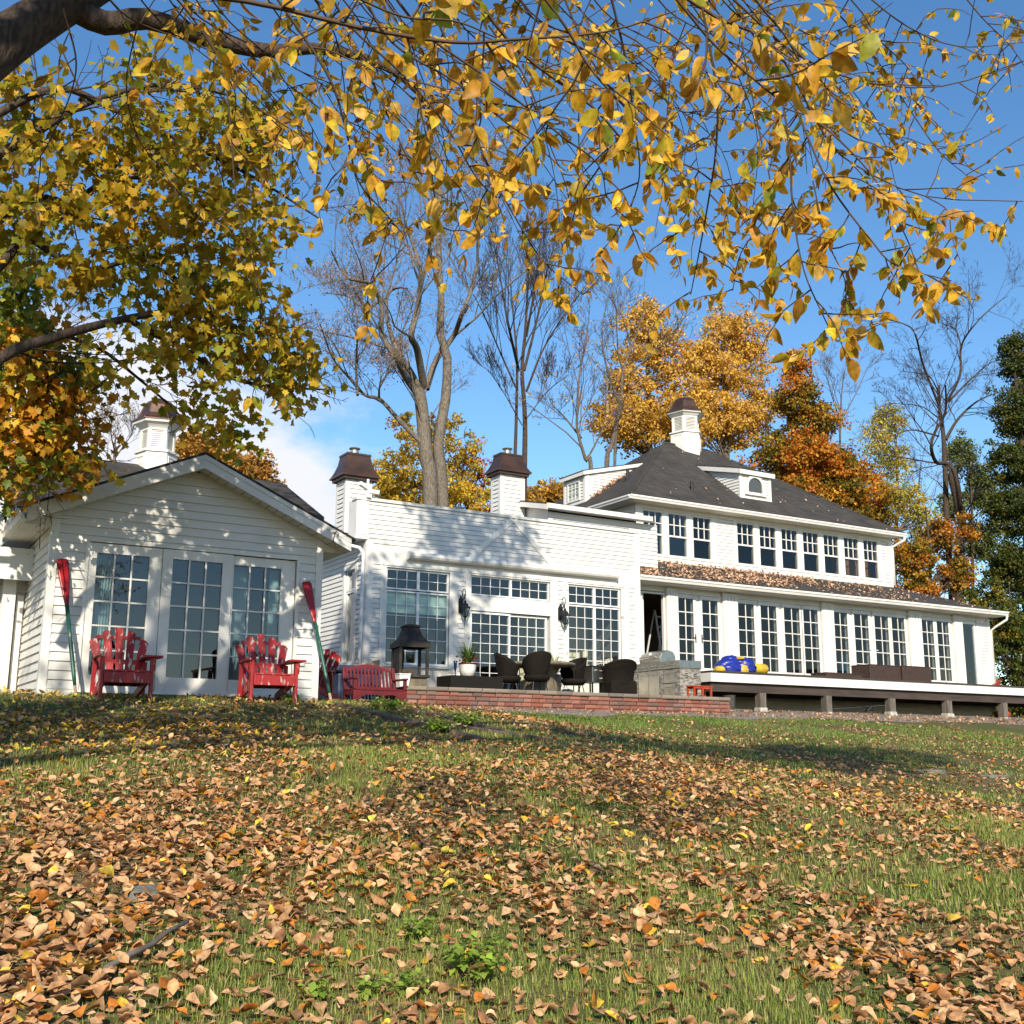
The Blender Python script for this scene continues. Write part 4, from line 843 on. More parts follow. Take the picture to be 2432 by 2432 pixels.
for i in range(6): b.box(x0, x1, 20.86+i*.08, 20.925+i*.08, 2.81, 2.835)
b.build('seat', 'redbench', BE, bevel=.003)
b = MB(); n = 16
pr = [(x0+.06, 20.88, 2.808), (x0+.06, 20.88, 2.66)]+[(x0+.06+.30*math.sin(t)*1.0, 20.88, 2.52+.19*(1-math.cos(t))+.0) for t in np.linspace(0, math.pi/2, 6)][::1]
b.prism([(x0+.061, 20.875, 2.809), (x0+.061, 20.875, 2.50), (x0+.10, 20.875, 2.60), (x0+.18, 20.875, 2.68), (x0+.28, 20.875, 2.72), (x1-.28, 20.875, 2.72), (x1-.18, 20.875, 2.68), (x1-.10, 20.875, 2.60), (x1-.061, 20.875, 2.50), (x1-.061, 20.875, 2.809)], (0, .03, 0)); b.build('apron', 'redbench', BE)
b = MB(); m_ = 13; ty = lambda z: 21.365+(z-2.84)*.26
tops = [(x0+.06+(x1-x0-.12)*i/m_, 3.19+.09*math.sin(math.pi*i/m_)) for i in range(m_+1)]
for (a, z), (c, z2) in zip(tops[:-1], tops[1:]): b.hexa([(a, ty(z), z), (c, ty(z2), z2), (c, ty(z2)+.03, z2), (a, ty(z)+.03, z), (a, ty(z+.07), z+.07), (c, ty(z2+.07), z2+.07), (c, ty(z2+.07)+.03, z2+.07), (a, ty(z+.07)+.03, z+.07)])
b.bar((x0+.06, ty(2.87)+.015, 2.87), (x1-.06, ty(2.87)+.015, 2.87), .03, .06)
for i in range(m_):
    x = x0+.06+(x1-x0-.12)*(i+.5)/m_; zt = 3.19+.09*math.sin(math.pi*(i+.5)/m_); b.bar((x, ty(2.89)+.015, 2.89), (x, ty(zt)+.015, zt+.01), .045, .016, up=(0, 1, 0))
b.build('backrest', 'redbench', BE)
TB = thing('hot_tub', 'dark blue covered hot tub behind the red bench', 'hot tub', (9.6, 22.9, 2.45))
b = MB(); b.box(9.02, 10.0, 22.1, 23.8, 2.42, 3.22); b.build('cabinet', 'blue', TB, bevel=.06)
b = MB(); b.box(8.97, 10.04, 22.06, 23.85, 3.22, 3.37); b.build('cover', 'blue', TB, bevel=.05)
for x in (9.35, 9.75):
    b = MB(); b.box(x-.025, x+.025, 22.045, 22.058, 3.0, 3.36); b.build('strap', 'iron', TB)
b = MB(); b.hexa([(10.06, 23.5, 2.93), (10.12, 23.5, 2.93), (10.75, 23.9, 2.93), (10.70, 23.9, 2.93), (10.06, 23.5, 3.50), (10.12, 23.5, 3.50), (10.75, 23.9, 3.66), (10.70, 23.9, 3.66)])
tag(b.build('weathered_board', 'barewood'), 'weathered wooden board standing between the blue tub and the black fire pit', 'board')
# ================================================================ fire pit
fx, fy = 10.92, 22.70
FP = thing('fire_pit', 'black pagoda-roofed steel fire pit on a stone block base on the terrace', 'fire pit', (fx, fy, 2.92), R(-10))
def fb(mb, nm, mt): return mb.build(nm, mt, FP, local=True)
b = MB(); b.box(-.30, .30, -.30, .30, 0, .27); fb(b, 'base', 'stone')
b = MB(); b.box(-.345, .345, -.345, .345, .27, .30); b.box(-.36, .36, -.36, -.33, .28, .33); b.box(-.36, .36, .33, .36, .28, .33); b.box(-.36, -.33, -.33, .33, .28, .33); b.box(.33, .36, -.33, .33, .28, .33); fb(b, 'tray', 'darksteel')
for sx in (-1, 1):
    for sy_ in (-1, 1): b = MB(); b.box(sx*.30-.03, sx*.30+.03, sy_*.30-.03, sy_*.30+.03, .30, .92); fb(b, 'post', 'darksteel')
b = MB(); b.box(-.31, -.295, -.27, .27, .31, .90); b.box(-.1, -.06, .28, .30, .31, .9); fb(b, 'screen', 'darksteel')
b = MB()
prof = [(.355, .92), (.355, 1.02), (.345, 1.03), (.27, 1.10), (.205, 1.20), (.165, 1.32), (.155, 1.36), (.19, 1.37), (.19, 1.39), (.14, 1.42), (.12, 1.43)]
rg = [[(-e, -e, z), (e, -e, z), (e, e, z), (-e, e, z)] for e, z in prof]; k = len(rg)
b.add([p for r in rg for p in r], [(i*4+j, i*4+(j+1) % 4, i*4+4+(j+1) % 4, i*4+4+j) for i in range(k-1) for j in range(4)]+[(k*4-4, k*4-3, k*4-2, k*4-1)]); fb(b, 'hood', 'darksteel')
b = MB()
for i in range(5): b.bar((-.18+.07*i, -.15+.05*(i % 2), .33+.02*i), (.10-.05*i, .16, .36+.02*i), .06, .06)
fb(b, 'firewood', 'rail')
# ================================================================ pots, plants
def blades(mb_pos, n, length, spread, cols, droop=.6, w=.014, name='foliage', parent=None, rng=RS):
    vs = []; fs = []; cs = []
    for i in range(n):
        a = rng.uniform(0, 2*math.pi); L = length*rng.uniform(.55, 1.1); tl = rng.uniform(.15, 1)*spread; d = np.array((math.cos(a), math.sin(a))); s = np.array((-d[1], d[0]))
        c = np.array(cols[rng.integers(0, len(cols))])*rng.uniform(.7, 1.25); k = len(vs); r0 = rng.uniform(0, .05); m = 6
        for j in range(m+1):
            t = j/m; r = r0+L*tl*(t**1.2); z = L*(t*(1-.25*tl)-droop*tl*t**2.6); ww = w*(1-t)**.7*.5*(1 if t > .05 else .7)+.0008
            p = np.array((mb_pos[0]+d[0]*r, mb_pos[1]+d[1]*r, mb_pos[2]+z))
            vs += [p+np.array((*(s*ww), 0)), p-np.array((*(s*ww), 0))]; cs += [c, c]
            if j: q = k+2*j; fs.append((q-2, q-1, q+1, q))
    return mass(name, 'leaf', np.array(vs), [np.array(fs)], np.array(cs), parent)
PP = thing('potted_grass', 'white round pot of arching grass and red flowers on the low black box', 'potted plant', (12.3, 22.62, 3.27))
b = MB(); b.lathe([(.155, 0), (.185, .16), (.198, .28), (.2, .29), (.18, .29), (.175, .22)], (12.3, 22.62, 3.27), 28); b.build('pot', 'potwhite', PP, smooth=True)
b = MB(); b.lathe([(.203, .27), (.207, .30), (.19, .305), (.18, .27)], (12.3, 22.62, 3.27), 28); b.build('rim', 'redbench', PP, smooth=True)
blades((12.3, 22.62, 3.53), 190, .72, .85, [(.10, .17, .03), (.16, .22, .05), (.06, .11, .02)], .55, .02, parent=PP)
b = MB()
for i in range(16):
    a = RS.uniform(0, 6.28); c = (12.3+.27*math.cos(a)*RS.uniform(.6, 1.2), 22.62+.27*math.sin(a)*RS.uniform(.6, 1.2), 3.58+RS.uniform(-.04, .14)); b.lathe([(.004, -.02), (.028, 0), (.022, .018), (.004, .022)], c, 7)
b.build('flowers', 'redbench', PP)
P2_ = thing('spiky_potted_plant', 'spiky yellow green plant in a pot behind the round stone table', 'potted plant', (15.1, 23.45, 2.92))
b = MB(); b.lathe([(.15, 0), (.2, .3), (.22, .55), (.2, .55), (.19, .45)], (15.1, 23.45, 2.92), 24); b.build('pot', 'potwhite', P2_, smooth=True)
blades((15.1, 23.45, 3.40), 150, .72, .75, [(.22, .26, .05), (.30, .30, .07), (.12, .17, .03)], .45, .026, parent=P2_)
b = MB(); b.box(11.70, 13.0, 22.25, 22.95, 2.93, 3.27); b.box(11.69, 11.71, 22.24, 22.26, 2.93, 3.27); b.build('x', 'blackbox') if False else None
o = b.build('patio_box', 'blackbox', bevel=.012); tag(o, 'low black rectangular box carrying the white flower pot before the sliding door', 'box')
b = MB(); c = (11.93, 22.5, 3.27); b.lathe([(.035, 0), (.035, .01), (.010, .03), (.012, .1), (.032, .18), (.038, .28), (.042, .33), (.036, .33), (.03, .2)], c, 16); o = b.build('blue_vase', 'vaseblue', smooth=True); tag(o, 'tall dark blue glass vase standing left of the white flower pot', 'vase')
b = MB(); c = (10.62, 22.42, 2.92); b.hexa([(c[0]-.10, c[1]-.10, 2.92), (c[0]+.10, c[1]-.10, 2.92), (c[0]+.10, c[1]+.10, 2.92), (c[0]-.10, c[1]+.10, 2.92), (c[0]-.13, c[1]-.13, 3.24), (c[0]+.13, c[1]-.13, 3.24), (c[0]+.13, c[1]+.13, 3.24), (c[0]-.13, c[1]+.13, 3.24)]); b.box(c[0]-.14, c[0]+.14, c[1]-.14, c[1]+.14, 3.24, 3.265); o = b.build('planter', 'potwhite', bevel=.01); tag(o, 'small square white planter between the red bench and the fire pit', 'planter')
# ================================================================ table and wicker chairs
TA = thing('stone_table', 'round stone table with thick pedestal among black wicker chairs', 'table', (14.42, 22.95, 2.92)); c = (14.42, 22.95, 2.92)
b = MB(); b.lathe([(.70, .68), (.80, .69), (.825, .72), (.82, .75), (.78, .765)], c, 40); b.build('table_top', 'stone', TA, smooth=False)
b = MB(); b.lathe([(.44, 0), (.41, .12), (.36, .40), (.38, .68)], c, 10); b.build('pedestal', 'stone', TA)
def wicker_chair(loc, rz, label):
    t = thing('wicker_chair', label, 'chair', loc, rz, 'black wicker chairs at the round table')
    def shell(r0, r1, z0, z1, a0, a1, n=18, m=7, th=.02):
        b = MB(); vs = []
        for i in range(n+1):
            u = i/n; a = a0+(a1-a0)*u; top = z0+(z1-z0)*(.45+.55*math.sin(math.pi*u)**.8)
            for j in range(m+1): v = j/m; r = r0+(r1-r0)*v**.8; vs.append((r*math.sin(a), r*math.cos(a)*.95, z0+(top-z0)*v))
        k = m+1; b.add(vs, [(i*k+j, i*k+j+1, (i+1)*k+j+1, (i+1)*k+j) for i in range(n) for j in range(m)]); return b
    o = shell(.20, .34, .30, .93, -R(125), R(125)).build('backrest', 'wicker', t, smooth=True, local=True); s = o.modifiers.new('t', 'SOLIDIFY'); s.thickness = .025
    b = MB(); b.lathe([(.02, .30), (.24, .27), (.30, .34), (.30, .39), (.27, .41), (.02, .41)], (0, 0, 0), 20); b.build('seat', 'wicker', t, smooth=True, local=True)
    for a in (45, 135, 225, 315):
        b = MB(); ca_, sa = math.cos(R(a)), math.sin(R(a)); b.tube([(ca_*.2, sa*.2, .30), (ca_*.27, sa*.27, 0)], .011, 6); b.tube([(ca_*.2, sa*.2, .30), (ca_*.05, sa*.05, .05)], .007, 5); b.build('leg', 'iron', t, local=True)
wicker_chair((13.76, 22.05, 2.92), R(172), 'black wicker chair with its back to the lawn before the stone table')
wicker_chair((15.18, 22.7, 2.92), R(-80), 'black wicker chair at the grill side of the stone table, seen in profile')
wicker_chair((13.42, 22.75, 2.92), R(75), 'black wicker chair at the sliding door side of the stone table')
WC = thing('wicker_armchair', 'broad dark wicker armchair with rolled arms between the small cart and grill island', 'armchair', (16.36, 22.55, 2.92), R(175))
b = MB(); b.box(-.36, .36, -.33, .30, .06, .40); b.build('seat', 'wicker', WC, local=True, bevel=.05)
b = MB(); vs = []; n = 24
for i in range(n+1):
    u = i/n; a = -R(118)+R(236)*u; top = .62+.28*math.sin(math.pi*u)**1.3
    for r, z in ((.36, .30), (.39, .30+(top-.3)*.6), (.44, top-.03), (.47, top), (.47, top-.05), (.42, top-.07), (.37, .32)): vs.append((r*math.sin(a), r*math.cos(a)*.85, z))
b.add(vs, [(i*7+j, i*7+j+1, (i+1)*7+j+1, (i+1)*7+j) for i in range(n) for j in range(6)]); b.build('backrest', 'wicker', WC, smooth=True, local=True)
for x in (-.3, .3):
    for y in (-.27, .24): b = MB(); b.box(x-.03, x+.03, y-.03, y+.03, 0, .07); b.build('leg', 'iron', WC, local=True)
# ================================================================ side grill cart
CA = thing('grill_cart', 'small stainless steel grill cart with dark lid beside the wicker armchair', 'grill', (15.72, 22.75, 2.92), R(22))
b = MB(); b.box(-.27, .27, -.22, .22, .34, .70); b.build('body', 'steel', CA, local=True, bevel=.008)
b = MB(); b.box(-.28, .28, -.23, .23, .70, .73); b.build('lid', 'iron', CA, local=True, bevel=.008)
for x in (-.24, .24):
    for y in (-.19, .19): b = MB(); b.box(x-.015, x+.015, y-.015, y+.015, 0, .34); b.build('leg', 'iron', CA, local=True)
b = MB()
for x, z in ((.1, .62), (.1, .44), (-.12, .62)): b.tube([(x, -.222, z), (x, -.26, z)], .022, 10)
b.build('knob', 'steel', CA, local=True)
b = MB(); b.box(-.25, .25, -.2, .2, .05, .08); b.build('shelf', 'rail', CA, local=True)
# ================================================================ grill island
GI = thing('grill_island', 'outdoor kitchen island of grey stone with stainless grill, doors and drawers beside the deck', 'grill island', (17.98, 22.5, 2.92))
X0, X1, Y0, Y1 = 17.66, 18.30, 21.82, 23.7; PG = LEFT(X0)
b = MB(); b.box(X0, X1, Y0, Y1, 2.92, 3.64); b.build('stone_body', 'stonegrey', GI, bevel=.01)
b = MB(); b.box(X0-.02, X1+.01, Y0-.02, Y1, 3.641, 3.83); b.build('counter', 'steel', GI, bevel=.006)
for y0, y1, z0, z1 in ((22.02, 22.42, 3.30, 3.60), (22.02, 22.42, 2.98, 3.28), (22.62, 23.02, 2.98, 3.6), (23.04, 23.44, 2.98, 3.6)):
    b = MB(); b.pbox(PG, y0, y1, z0, z1, .002, .022); d = b.build('drawer' if y0 < 22.5 else 'cabinet_door', 'steel', GI, bevel=.004)
    b = MB(); zc = z1-.08; b.tube([(X0-.02, y0+.08, zc), (X0-.06, y0+.09, zc), (X0-.06, y1-.09, zc), (X0-.02, y1-.08, zc)], .01, 6); b.build('handle', 'steel', d)
for y in (21.98, 22.18, 22.4, 22.72, 22.9, 23.08, 23.26, 23.44):
    b = MB(); b.tube([(X0-.022, y, 3.735), (X0-.065, y, 3.735)], [.03, .024], 10); b.build('knob', 'steel', GI)
b = MB(); pr = [(X0+.04, 3.832), (X0+.02, 3.93), (X0+.10, 4.07), (X0+.28, 4.14), (X0+.45, 4.10), (X0+.52, 3.98), (X0+.52, 3.832)]
b.prism([(x, 22.62, z) for x, z in pr], (0, .84, 0)); ld = b.build('grill_lid', 'steel', GI, bevel=.01)
b = MB(); b.tube([(X0+.02, 22.7, 3.95), (X0-.05, 22.72, 3.97), (X0-.05, 23.36, 3.97), (X0+.02, 23.38, 3.95)], .014, 8); b.build('handle', 'steel', ld)
b = MB(); b.tube([(X0+.07, 23.04, 4.04), (X0+.045, 23.04, 4.055)], [.04, .04], 14); b.build('thermometer', 'vinyl', ld)
b = MB()
for i in range(3):
    for x in (17.86, 18.12): b.box(x-.05, x+.05, Y0-.006, Y0-.001, 3.40+i*.05, 3.42+i*.05)
b.build('vent', 'iron', GI)
ST = thing('step_stool', 'orange painted wooden step stool on the terrace edge before the grill island', 'stool', (17.85, 21.35, 2.93), R(8))
b = MB(); b.box(-.33, .33, -.13, .13, .235, .265); b.box(-.31, .31, -.12, -.10, .19, .234); b.box(-.31, .31, .10, .12, .19, .234); b.build('seat', 'orange', ST, local=True, bevel=.005)
for x in (-.29, -.0, .29):
    for y in (-.1, .1): b = MB(); b.box(x-.02, x+.02, y-.02, y+.02, 0, .235 if x else .234); b.build('leg', 'orange', ST, local=True)
b = MB(); b.tube([(-.06, 0, .265), (-.05, 0, .31), (.05, 0, .31), (.06, 0, .265)], .008, 6); b.build('handle', 'iron', ST, local=True)
# ================================================================ seen through the glazed doors
for (x, lb) in ((26.15, 'bright blue chair inside the glazed doors, left one of two by the tall boxes'), (27.0, 'bright blue chair inside the glazed doors, right one of two by the tall boxes')):
    t = thing('blue_chair', lb, 'chair', (x, 25.6, 3.64), 0, 'blue chairs inside the main house')
    b = MB(); b.box(x-.24, x+.24, 25.4, 25.85, 4.05, 4.10); b.build('seat', 'azure', t, bevel=.01)
    b = MB(); b.hexa([(x-.24, 25.38, 4.11), (x+.24, 25.38, 4.11), (x+.24, 25.41, 4.11), (x-.24, 25.41, 4.11), (x-.22, 25.28, 4.62), (x+.22, 25.28, 4.62), (x+.22, 25.31, 4.62), (x-.22, 25.31, 4.62)]); b.build('backrest', 'azure', t, bevel=.01)
    for dx in (-.21, .21):
        for y in (25.42, 25.82): b = MB(); b.box(x+dx-.015, x+dx+.015, y-.015, y+.015, 3.645, 4.05); b.build('leg', 'steel', t)
SL = thing('stepladder', 'pale aluminium stepladder standing just inside the dark open doorway', 'stepladder', (20.15, 25.6, 3.64))
for dx in (-.22, .22):
    b = MB(); b.bar((20.15+dx, 25.25, 3.645), (20.15+dx*.75, 25.75, 5.6), .05, .03); b.build('rail', 'vinyl', SL)
    b = MB(); b.bar((20.15+dx, 26.3, 3.645), (20.15+dx*.75, 25.78, 5.55), .04, .025); b.build('rail', 'vinyl', SL)
for i in range(6):
    z = 3.95+i*.29; y = 25.25+(z-3.64)*.255; b = MB(); b.box(20.15-.2, 20.15+.2, y-.05, y+.05, z-.015, z+.015); b.build('step', 'vinyl', SL)
CB = thing('wood_cabinet', 'tall honey coloured wooden cupboard inside the rightmost upper window', 'cupboard', (29.9, 27.4, 7.0))
b = MB(); b.box(29.3, 30.45, 27.2, 27.9, 7.0, 8.3); b.build('body', 'honey', CB, bevel=.01)
for x in (29.33, 29.90): b = MB(); b.box(x, x+.52, 27.18, 27.199, 7.1, 8.2); b.build('door', 'honey', CB)
# ================================================================ on and under the deck
def lump(name, mt, c, r, seed, parent=None, amp=.28, sc=3.2):
    b = MB(); n, m = 40, 26; g = np.random.default_rng(seed); ph = g.uniform(0, 6, (9, 4)); vs = []
    for i in range(m+1):
        th = math.pi*i/m
        for j in range(n):
            f = 2*math.pi*j/n; d = np.array((math.sin(th)*math.cos(f), math.sin(th)*math.sin(f), math.cos(th)))
            q = sum(abs(math.sin(sc*(1+.5*k)*(d @ p[:3]/3)+p[3]))/(1+.6*k) for k, p in enumerate(ph))/4-.35
            v = d*(1+amp*q)*r; vs.append((c[0]+v[0], c[1]+v[1], max(c[2]+v[2], 3.657)))
    b.add(vs, [(i*n+j, i*n+(j+1) % n, (i+1)*n+(j+1) % n, (i+1)*n+j) for i in range(m) for j in range(n)]); return b.build(name, mt, parent, smooth=True)
TP = thing('folded_inflatable', 'crumpled blue and yellow deflated inflatable heaped on the deck edge', 'inflatable', (20.4, 22.7, 3.655))
lump('blue_fabric', 'tarpblue', (20.0, 22.75, 3.76), np.array((.36, .3, .24)), 1, TP, .5); lump('blue_fabric', 'tarpblue', (20.42, 22.66, 3.80), np.array((.30, .26, .24)), 5, TP, .6); lump('blue_fabric', 'tarpblue', (20.12, 22.8, 3.93), np.array((.26, .22, .17)), 8, TP, .5)
b = MB(); n = 18; prof = [(.10, .13), (.0, .165), (.12, .16), (.25, .17), (.38, .155), (.50, .165), (.62, .15), (.68, .10)]
vs = [(20.55+s, 22.66+.8*r*math.cos(2*math.pi*j/n), 3.80+r*.85*math.sin(2*math.pi*j/n)+.012*math.sin(j*3+s*20)) for s, r in prof for j in range(n)]
b.add(vs, [(i*n+j, i*n+(j+1) % n, (i+1)*n+(j+1) % n, (i+1)*n+j) for i in range(len(prof)-1) for j in range(n)]+[tuple((len(prof)-1)*n+j for j in range(n))]); b.build('yellow_roll', 'tarpyellow', TP, smooth=True)
lump('yellow_band', 'tarpyellow', (20.30, 22.47, 3.74), np.array((.16, .09, .16)), 9, TP, .5); lump('yellow_band', 'tarpyellow', (19.62, 22.66, 3.71), np.array((.12, .16, .10)), 12, TP, .4); lump('yellow_band', 'tarpyellow', (20.24, 22.62, 4.03), np.array((.07, .2, .05)), 14, TP, .4)
def tub(x0, x1, y0, y1, h, label, nm='planter_box'):
    t = thing(nm, label, 'planter', ((x0+x1)/2, (y0+y1)/2, 3.655))
    b = MB(); b.box(x0, x1, y0, y1, 3.655, 3.655+h); b.build('box', 'browntub', t, bevel=.012)
    b = MB(); frame(b, lambda u, z, d: (u, z, 3.655+h+d), x0-.01, x1+.01, y0-.01, y1+.01, .05, .0005, .02); b.build('rim', 'browntub', t)
tub(25.52, 26.78, 23.05, 23.75, .47, 'dark brown box planter on the deck, left one of the joined tall pair'); tub(26.80, 28.02, 23.0, 23.7, .48, 'dark brown box planter on the deck, right one of the joined tall pair')
tub(23.75, 25.15, 23.0, 23.6, .17, 'low dark brown tray planter lying on the deck left of the tall boxes', 'planter_tray')
b = MB(); b.hexa([(31.2, 23.3, 3.656), (31.55, 23.3, 3.656), (31.55, 23.5, 3.656), (31.2, 23.5, 3.656), (31.25, 23.3, 3.74), (31.62, 23.34, 3.86), (31.6, 23.5, 3.86), (31.25, 23.5, 3.74)]); b.bar((31.3, 23.32, 3.74), (31.62, 23.34, 3.93), .05, .05); o = b.build('toy', 'oarred', bevel=.02); tag(o, 'small bright red object on the far end of the deck past the house corner', 'toy')
BU = thing('metal_bucket', 'galvanised metal bucket standing under the deck corner by the brick wall end', 'bucket', (19.98, 22.75, 2.75)); g = float(gz(19.98, 22.75))
b = MB(); b.lathe([(.13, 0), (.17, .34), (.18, .35), (.17, .36), (.16, .34), (.13, .03)], (19.98, 22.75, g), 24); b.build('body', 'zinc', BU, smooth=True)
b = MB(); b.tube([(19.81, 22.75, g+.34), (19.84, 22.68, g+.20), (19.98, 22.60, g+.12), (20.12, 22.68, g+.2), (20.15, 22.75, g+.34)], .006, 5); b.build('handle', 'zinc', BU)
b = MB(); p = at(1928, 1687, 23.0); q = at(2117, 1674, 23.0); b.tube([p, q], .022, 8); b.tube([at(2058, 1688, 22.9), at(2066, 1680, 22.9), at(2074, 1684, 22.95), at(2070, 1690, 22.9), at(2060, 1690, 22.9)], .03, 7); o = b.build('metal_pole', 'zinc'); tag(o, 'long thin grey metal pole lying on the ground under the deck', 'pole')
b = MB(); b.lathe([(.10, 0), (.22, .03), (.24, .14), (.18, .20), (.05, .22)], (30.75, 22.75, float(gz(30.7, 22.7))), 18); o = b.build('red_bowl', 'orange', smooth=True); tag(o, 'orange red round tub in the shadow under the right end of the deck', 'tub')
# ================================================================ things on the lawn
def timber(p, q, w_, h, label):
    b = MB(); a = np.array((*p, float(gz(*p))-.01)); c = np.array((*q, float(gz(*q))+.005)); n = 6
    for i in range(n): pass
    b.bar(a, c, w_, h); o = b.build('landscape_timber', 'rail', bevel=.015); tag(o, label, 'timber', 'old timbers lying on the lawn')
timber((6.05, 14.9), (6.30, 11.3), .12, .11, 'long dark old timber sunk in the leafy lawn, nearest the red chairs')
timber((7.0, 15.3), (7.05, 11.9), .11, .09, 'old timber sunk in the lawn, nearest the brick terrace')
timber((6.62, 12.9), (7.25, 11.35), .10, .08, 'short old timber lying between the two longer timbers on the lawn')
for (x, y, s, lb) in ((13.56, 11.25, .24, 'flat pale stone slab in the lawn nearest the middle'), (14.25, 10.75, .26, 'flat pale stone slab in the lawn nearest the right edge')):
    b = MB(); k = 9; g = float(gz(x, y)); b.prism([(x+s*math.cos(2*math.pi*i/k)*(1+.12*math.sin(i*2.3)), y+s*.7*math.sin(2*math.pi*i/k), g-.04) for i in range(k)], (0, 0, .075)); tag(b.build('stone_slab', 'rockgrey', bevel=.015), lb, 'stone', 'flat stones set in the lawn')
b = MB(); x, y = 1.48, 6.0; g = float(gz(x, y)); b.lathe([(.03, -.03), (.13, -.01), (.12, .03), (.04, .05)], (x, y, g), 9); tag(b.build('rock', 'rockgrey', bevel=.01), 'small flat grey rock half buried in the leaves on the near lawn', 'rock')
b = MB(); pts = [(1.05, 4.80), (1.15, 4.90), (1.27, 5.0), (1.36, 5.12), (1.47, 5.20)]; b.tube([(x, y, float(gz(x, y))+.035+.012*i) for i, (x, y) in enumerate(pts)], [.011, .012, .012, .010, .008], 7); tag(b.build('stick', 'greywood', smooth=True), 'bare broken stick lying on the leaves in the near left lawn', 'stick')
# ================================================================ leaves and trees
def leaf_tpl(curl=.25, fold=.25, n=4, wd=.33, taper=1.0):
    """pointed oval, stem at the origin, tip at y=1, folded along the midrib"""
    ys = np.linspace(0, 1, n+1); v = []; f = []
    for y in ys:
        h = wd*(math.sin(math.pi*min(1, y*.94+.05))**.8)*(1-.25*y*taper) if 0 < y < 1 else (.02 if y == 0 else .01)
        z = -curl*y*y
        v += [(-h, y, z+fold*h), (0, y, z), (h, y, z+fold*h)]
    for i in range(n):
        a = 3*i; f += [(a, a+1, a+4, a+3), (a+1, a+2, a+5, a+4)]
    return np.array(v), [np.array(f)]
def maple_tpl():
    pts = [(0, 0), (.20, -.05), (.33, .10), (.26, .22), (.52, .38), (.36, .46), (.40, .62), (.20, .62), (.13, .74), (0, 1.0), (-.13, .74), (-.20, .62), (-.40, .62), (-.36, .46), (-.52, .38), (-.26, .22), (-.33, .10), (-.20, -.05)]
    v = [(x, y, .22*abs(x)-.18*y*y) for x, y in pts]; v.append((0, .42, -.02)); k = len(pts)
    return np.array(v), [np.array([(k, i, (i+1) % k) for i in range(k)])]
QUAD = (np.array([(-.30, 0, .06), (0, -.05, -.04), (.30, .1, .06), (.36, .6, .02), (0, 1, -.12), (-.36, .55, .02)]), [np.array([(0, 1, 2, 3), (0, 3, 4, 5)])])
DIAM = (np.array([(0, 0, 0), (.32, .45, .07), (0, 1, -.06), (-.32, .45, .07)]), [np.array([(0, 1, 2, 3)])])
def rdir(n, rng=RS):
    v = rng.normal(0, 1, (n, 3)); return v/np.linalg.norm(v, axis=1, keepdims=True)
def tubes(paths, sides=5):
    V = []; F = []; k = 0
    for pts, rad in paths:
        pts = np.asarray(pts, float); m = len(pts); ns = sides if rad[0] > .035 else 4 if rad[0] > .015 else 3
        d = np.gradient(pts, axis=0); d /= np.linalg.norm(d, axis=1, keepdims=True)+1e-9
        a = np.cross(d, (.21, .37, .9)); a /= np.linalg.norm(a, axis=1, keepdims=True)+1e-9; b = np.cross(d, a)
        t = np.arange(ns)*2*math.pi/ns
        ring = pts[:, None]+np.asarray(rad)[:, None, None]*(a[:, None]*np.cos(t)[None, :, None]+b[:, None]*np.sin(t)[None, :, None])
        V.append(ring.reshape(-1, 3)); i = np.arange(m-1)[:, None]*ns; j = np.arange(ns)[None]; j2 = (j+1) % ns
        F.append(np.stack([i+j, i+j2, i+ns+j2, i+ns+j], 2).reshape(-1, 4)+k); k += m*ns
    return np.concatenate(V), [np.concatenate(F)]
def wood(name, mt, paths, parent, sides=7):
    v, f = tubes(paths, sides); return mass(name, mt, v, f, None, parent, smooth=True)
def curve(p0, p1, n=6, sag=0.0, wob=.06, rng=RS):
    p0, p1 = np.array(p0, float), np.array(p1, float); t = np.linspace(0, 1, n)[:, None]; L = np.linalg.norm(p1-p0)
    p = p0*(1-t)+p1*t; p[:, 2] += sag*L*np.sin(np.pi*t[:, 0]); w = rng.normal(0, wob*L/n, (n, 3)); w[0] = 0; w[-1] = 0
    return p+np.cumsum(w, 0)*np.sin(np.pi*t)
def spline(pts, n=20):
    pts = np.asarray(pts, float); m = len(pts); out = []
    P = np.concatenate([[2*pts[0]-pts[1]], pts, [2*pts[-1]-pts[-2]]])
    per = max(2, n//(m-1))
    for i in range(m-1):
        a, b, c, d = P[i:i+4]
        for t in np.linspace(0, 1, per, endpoint=False):
            out.append(.5*((2*b)+(-a+c)*t+(2*a-5*b+4*c-d)*t*t+(-a+3*b-3*c+d)*t**3))
    out.append(pts[-1]); return np.array(out)
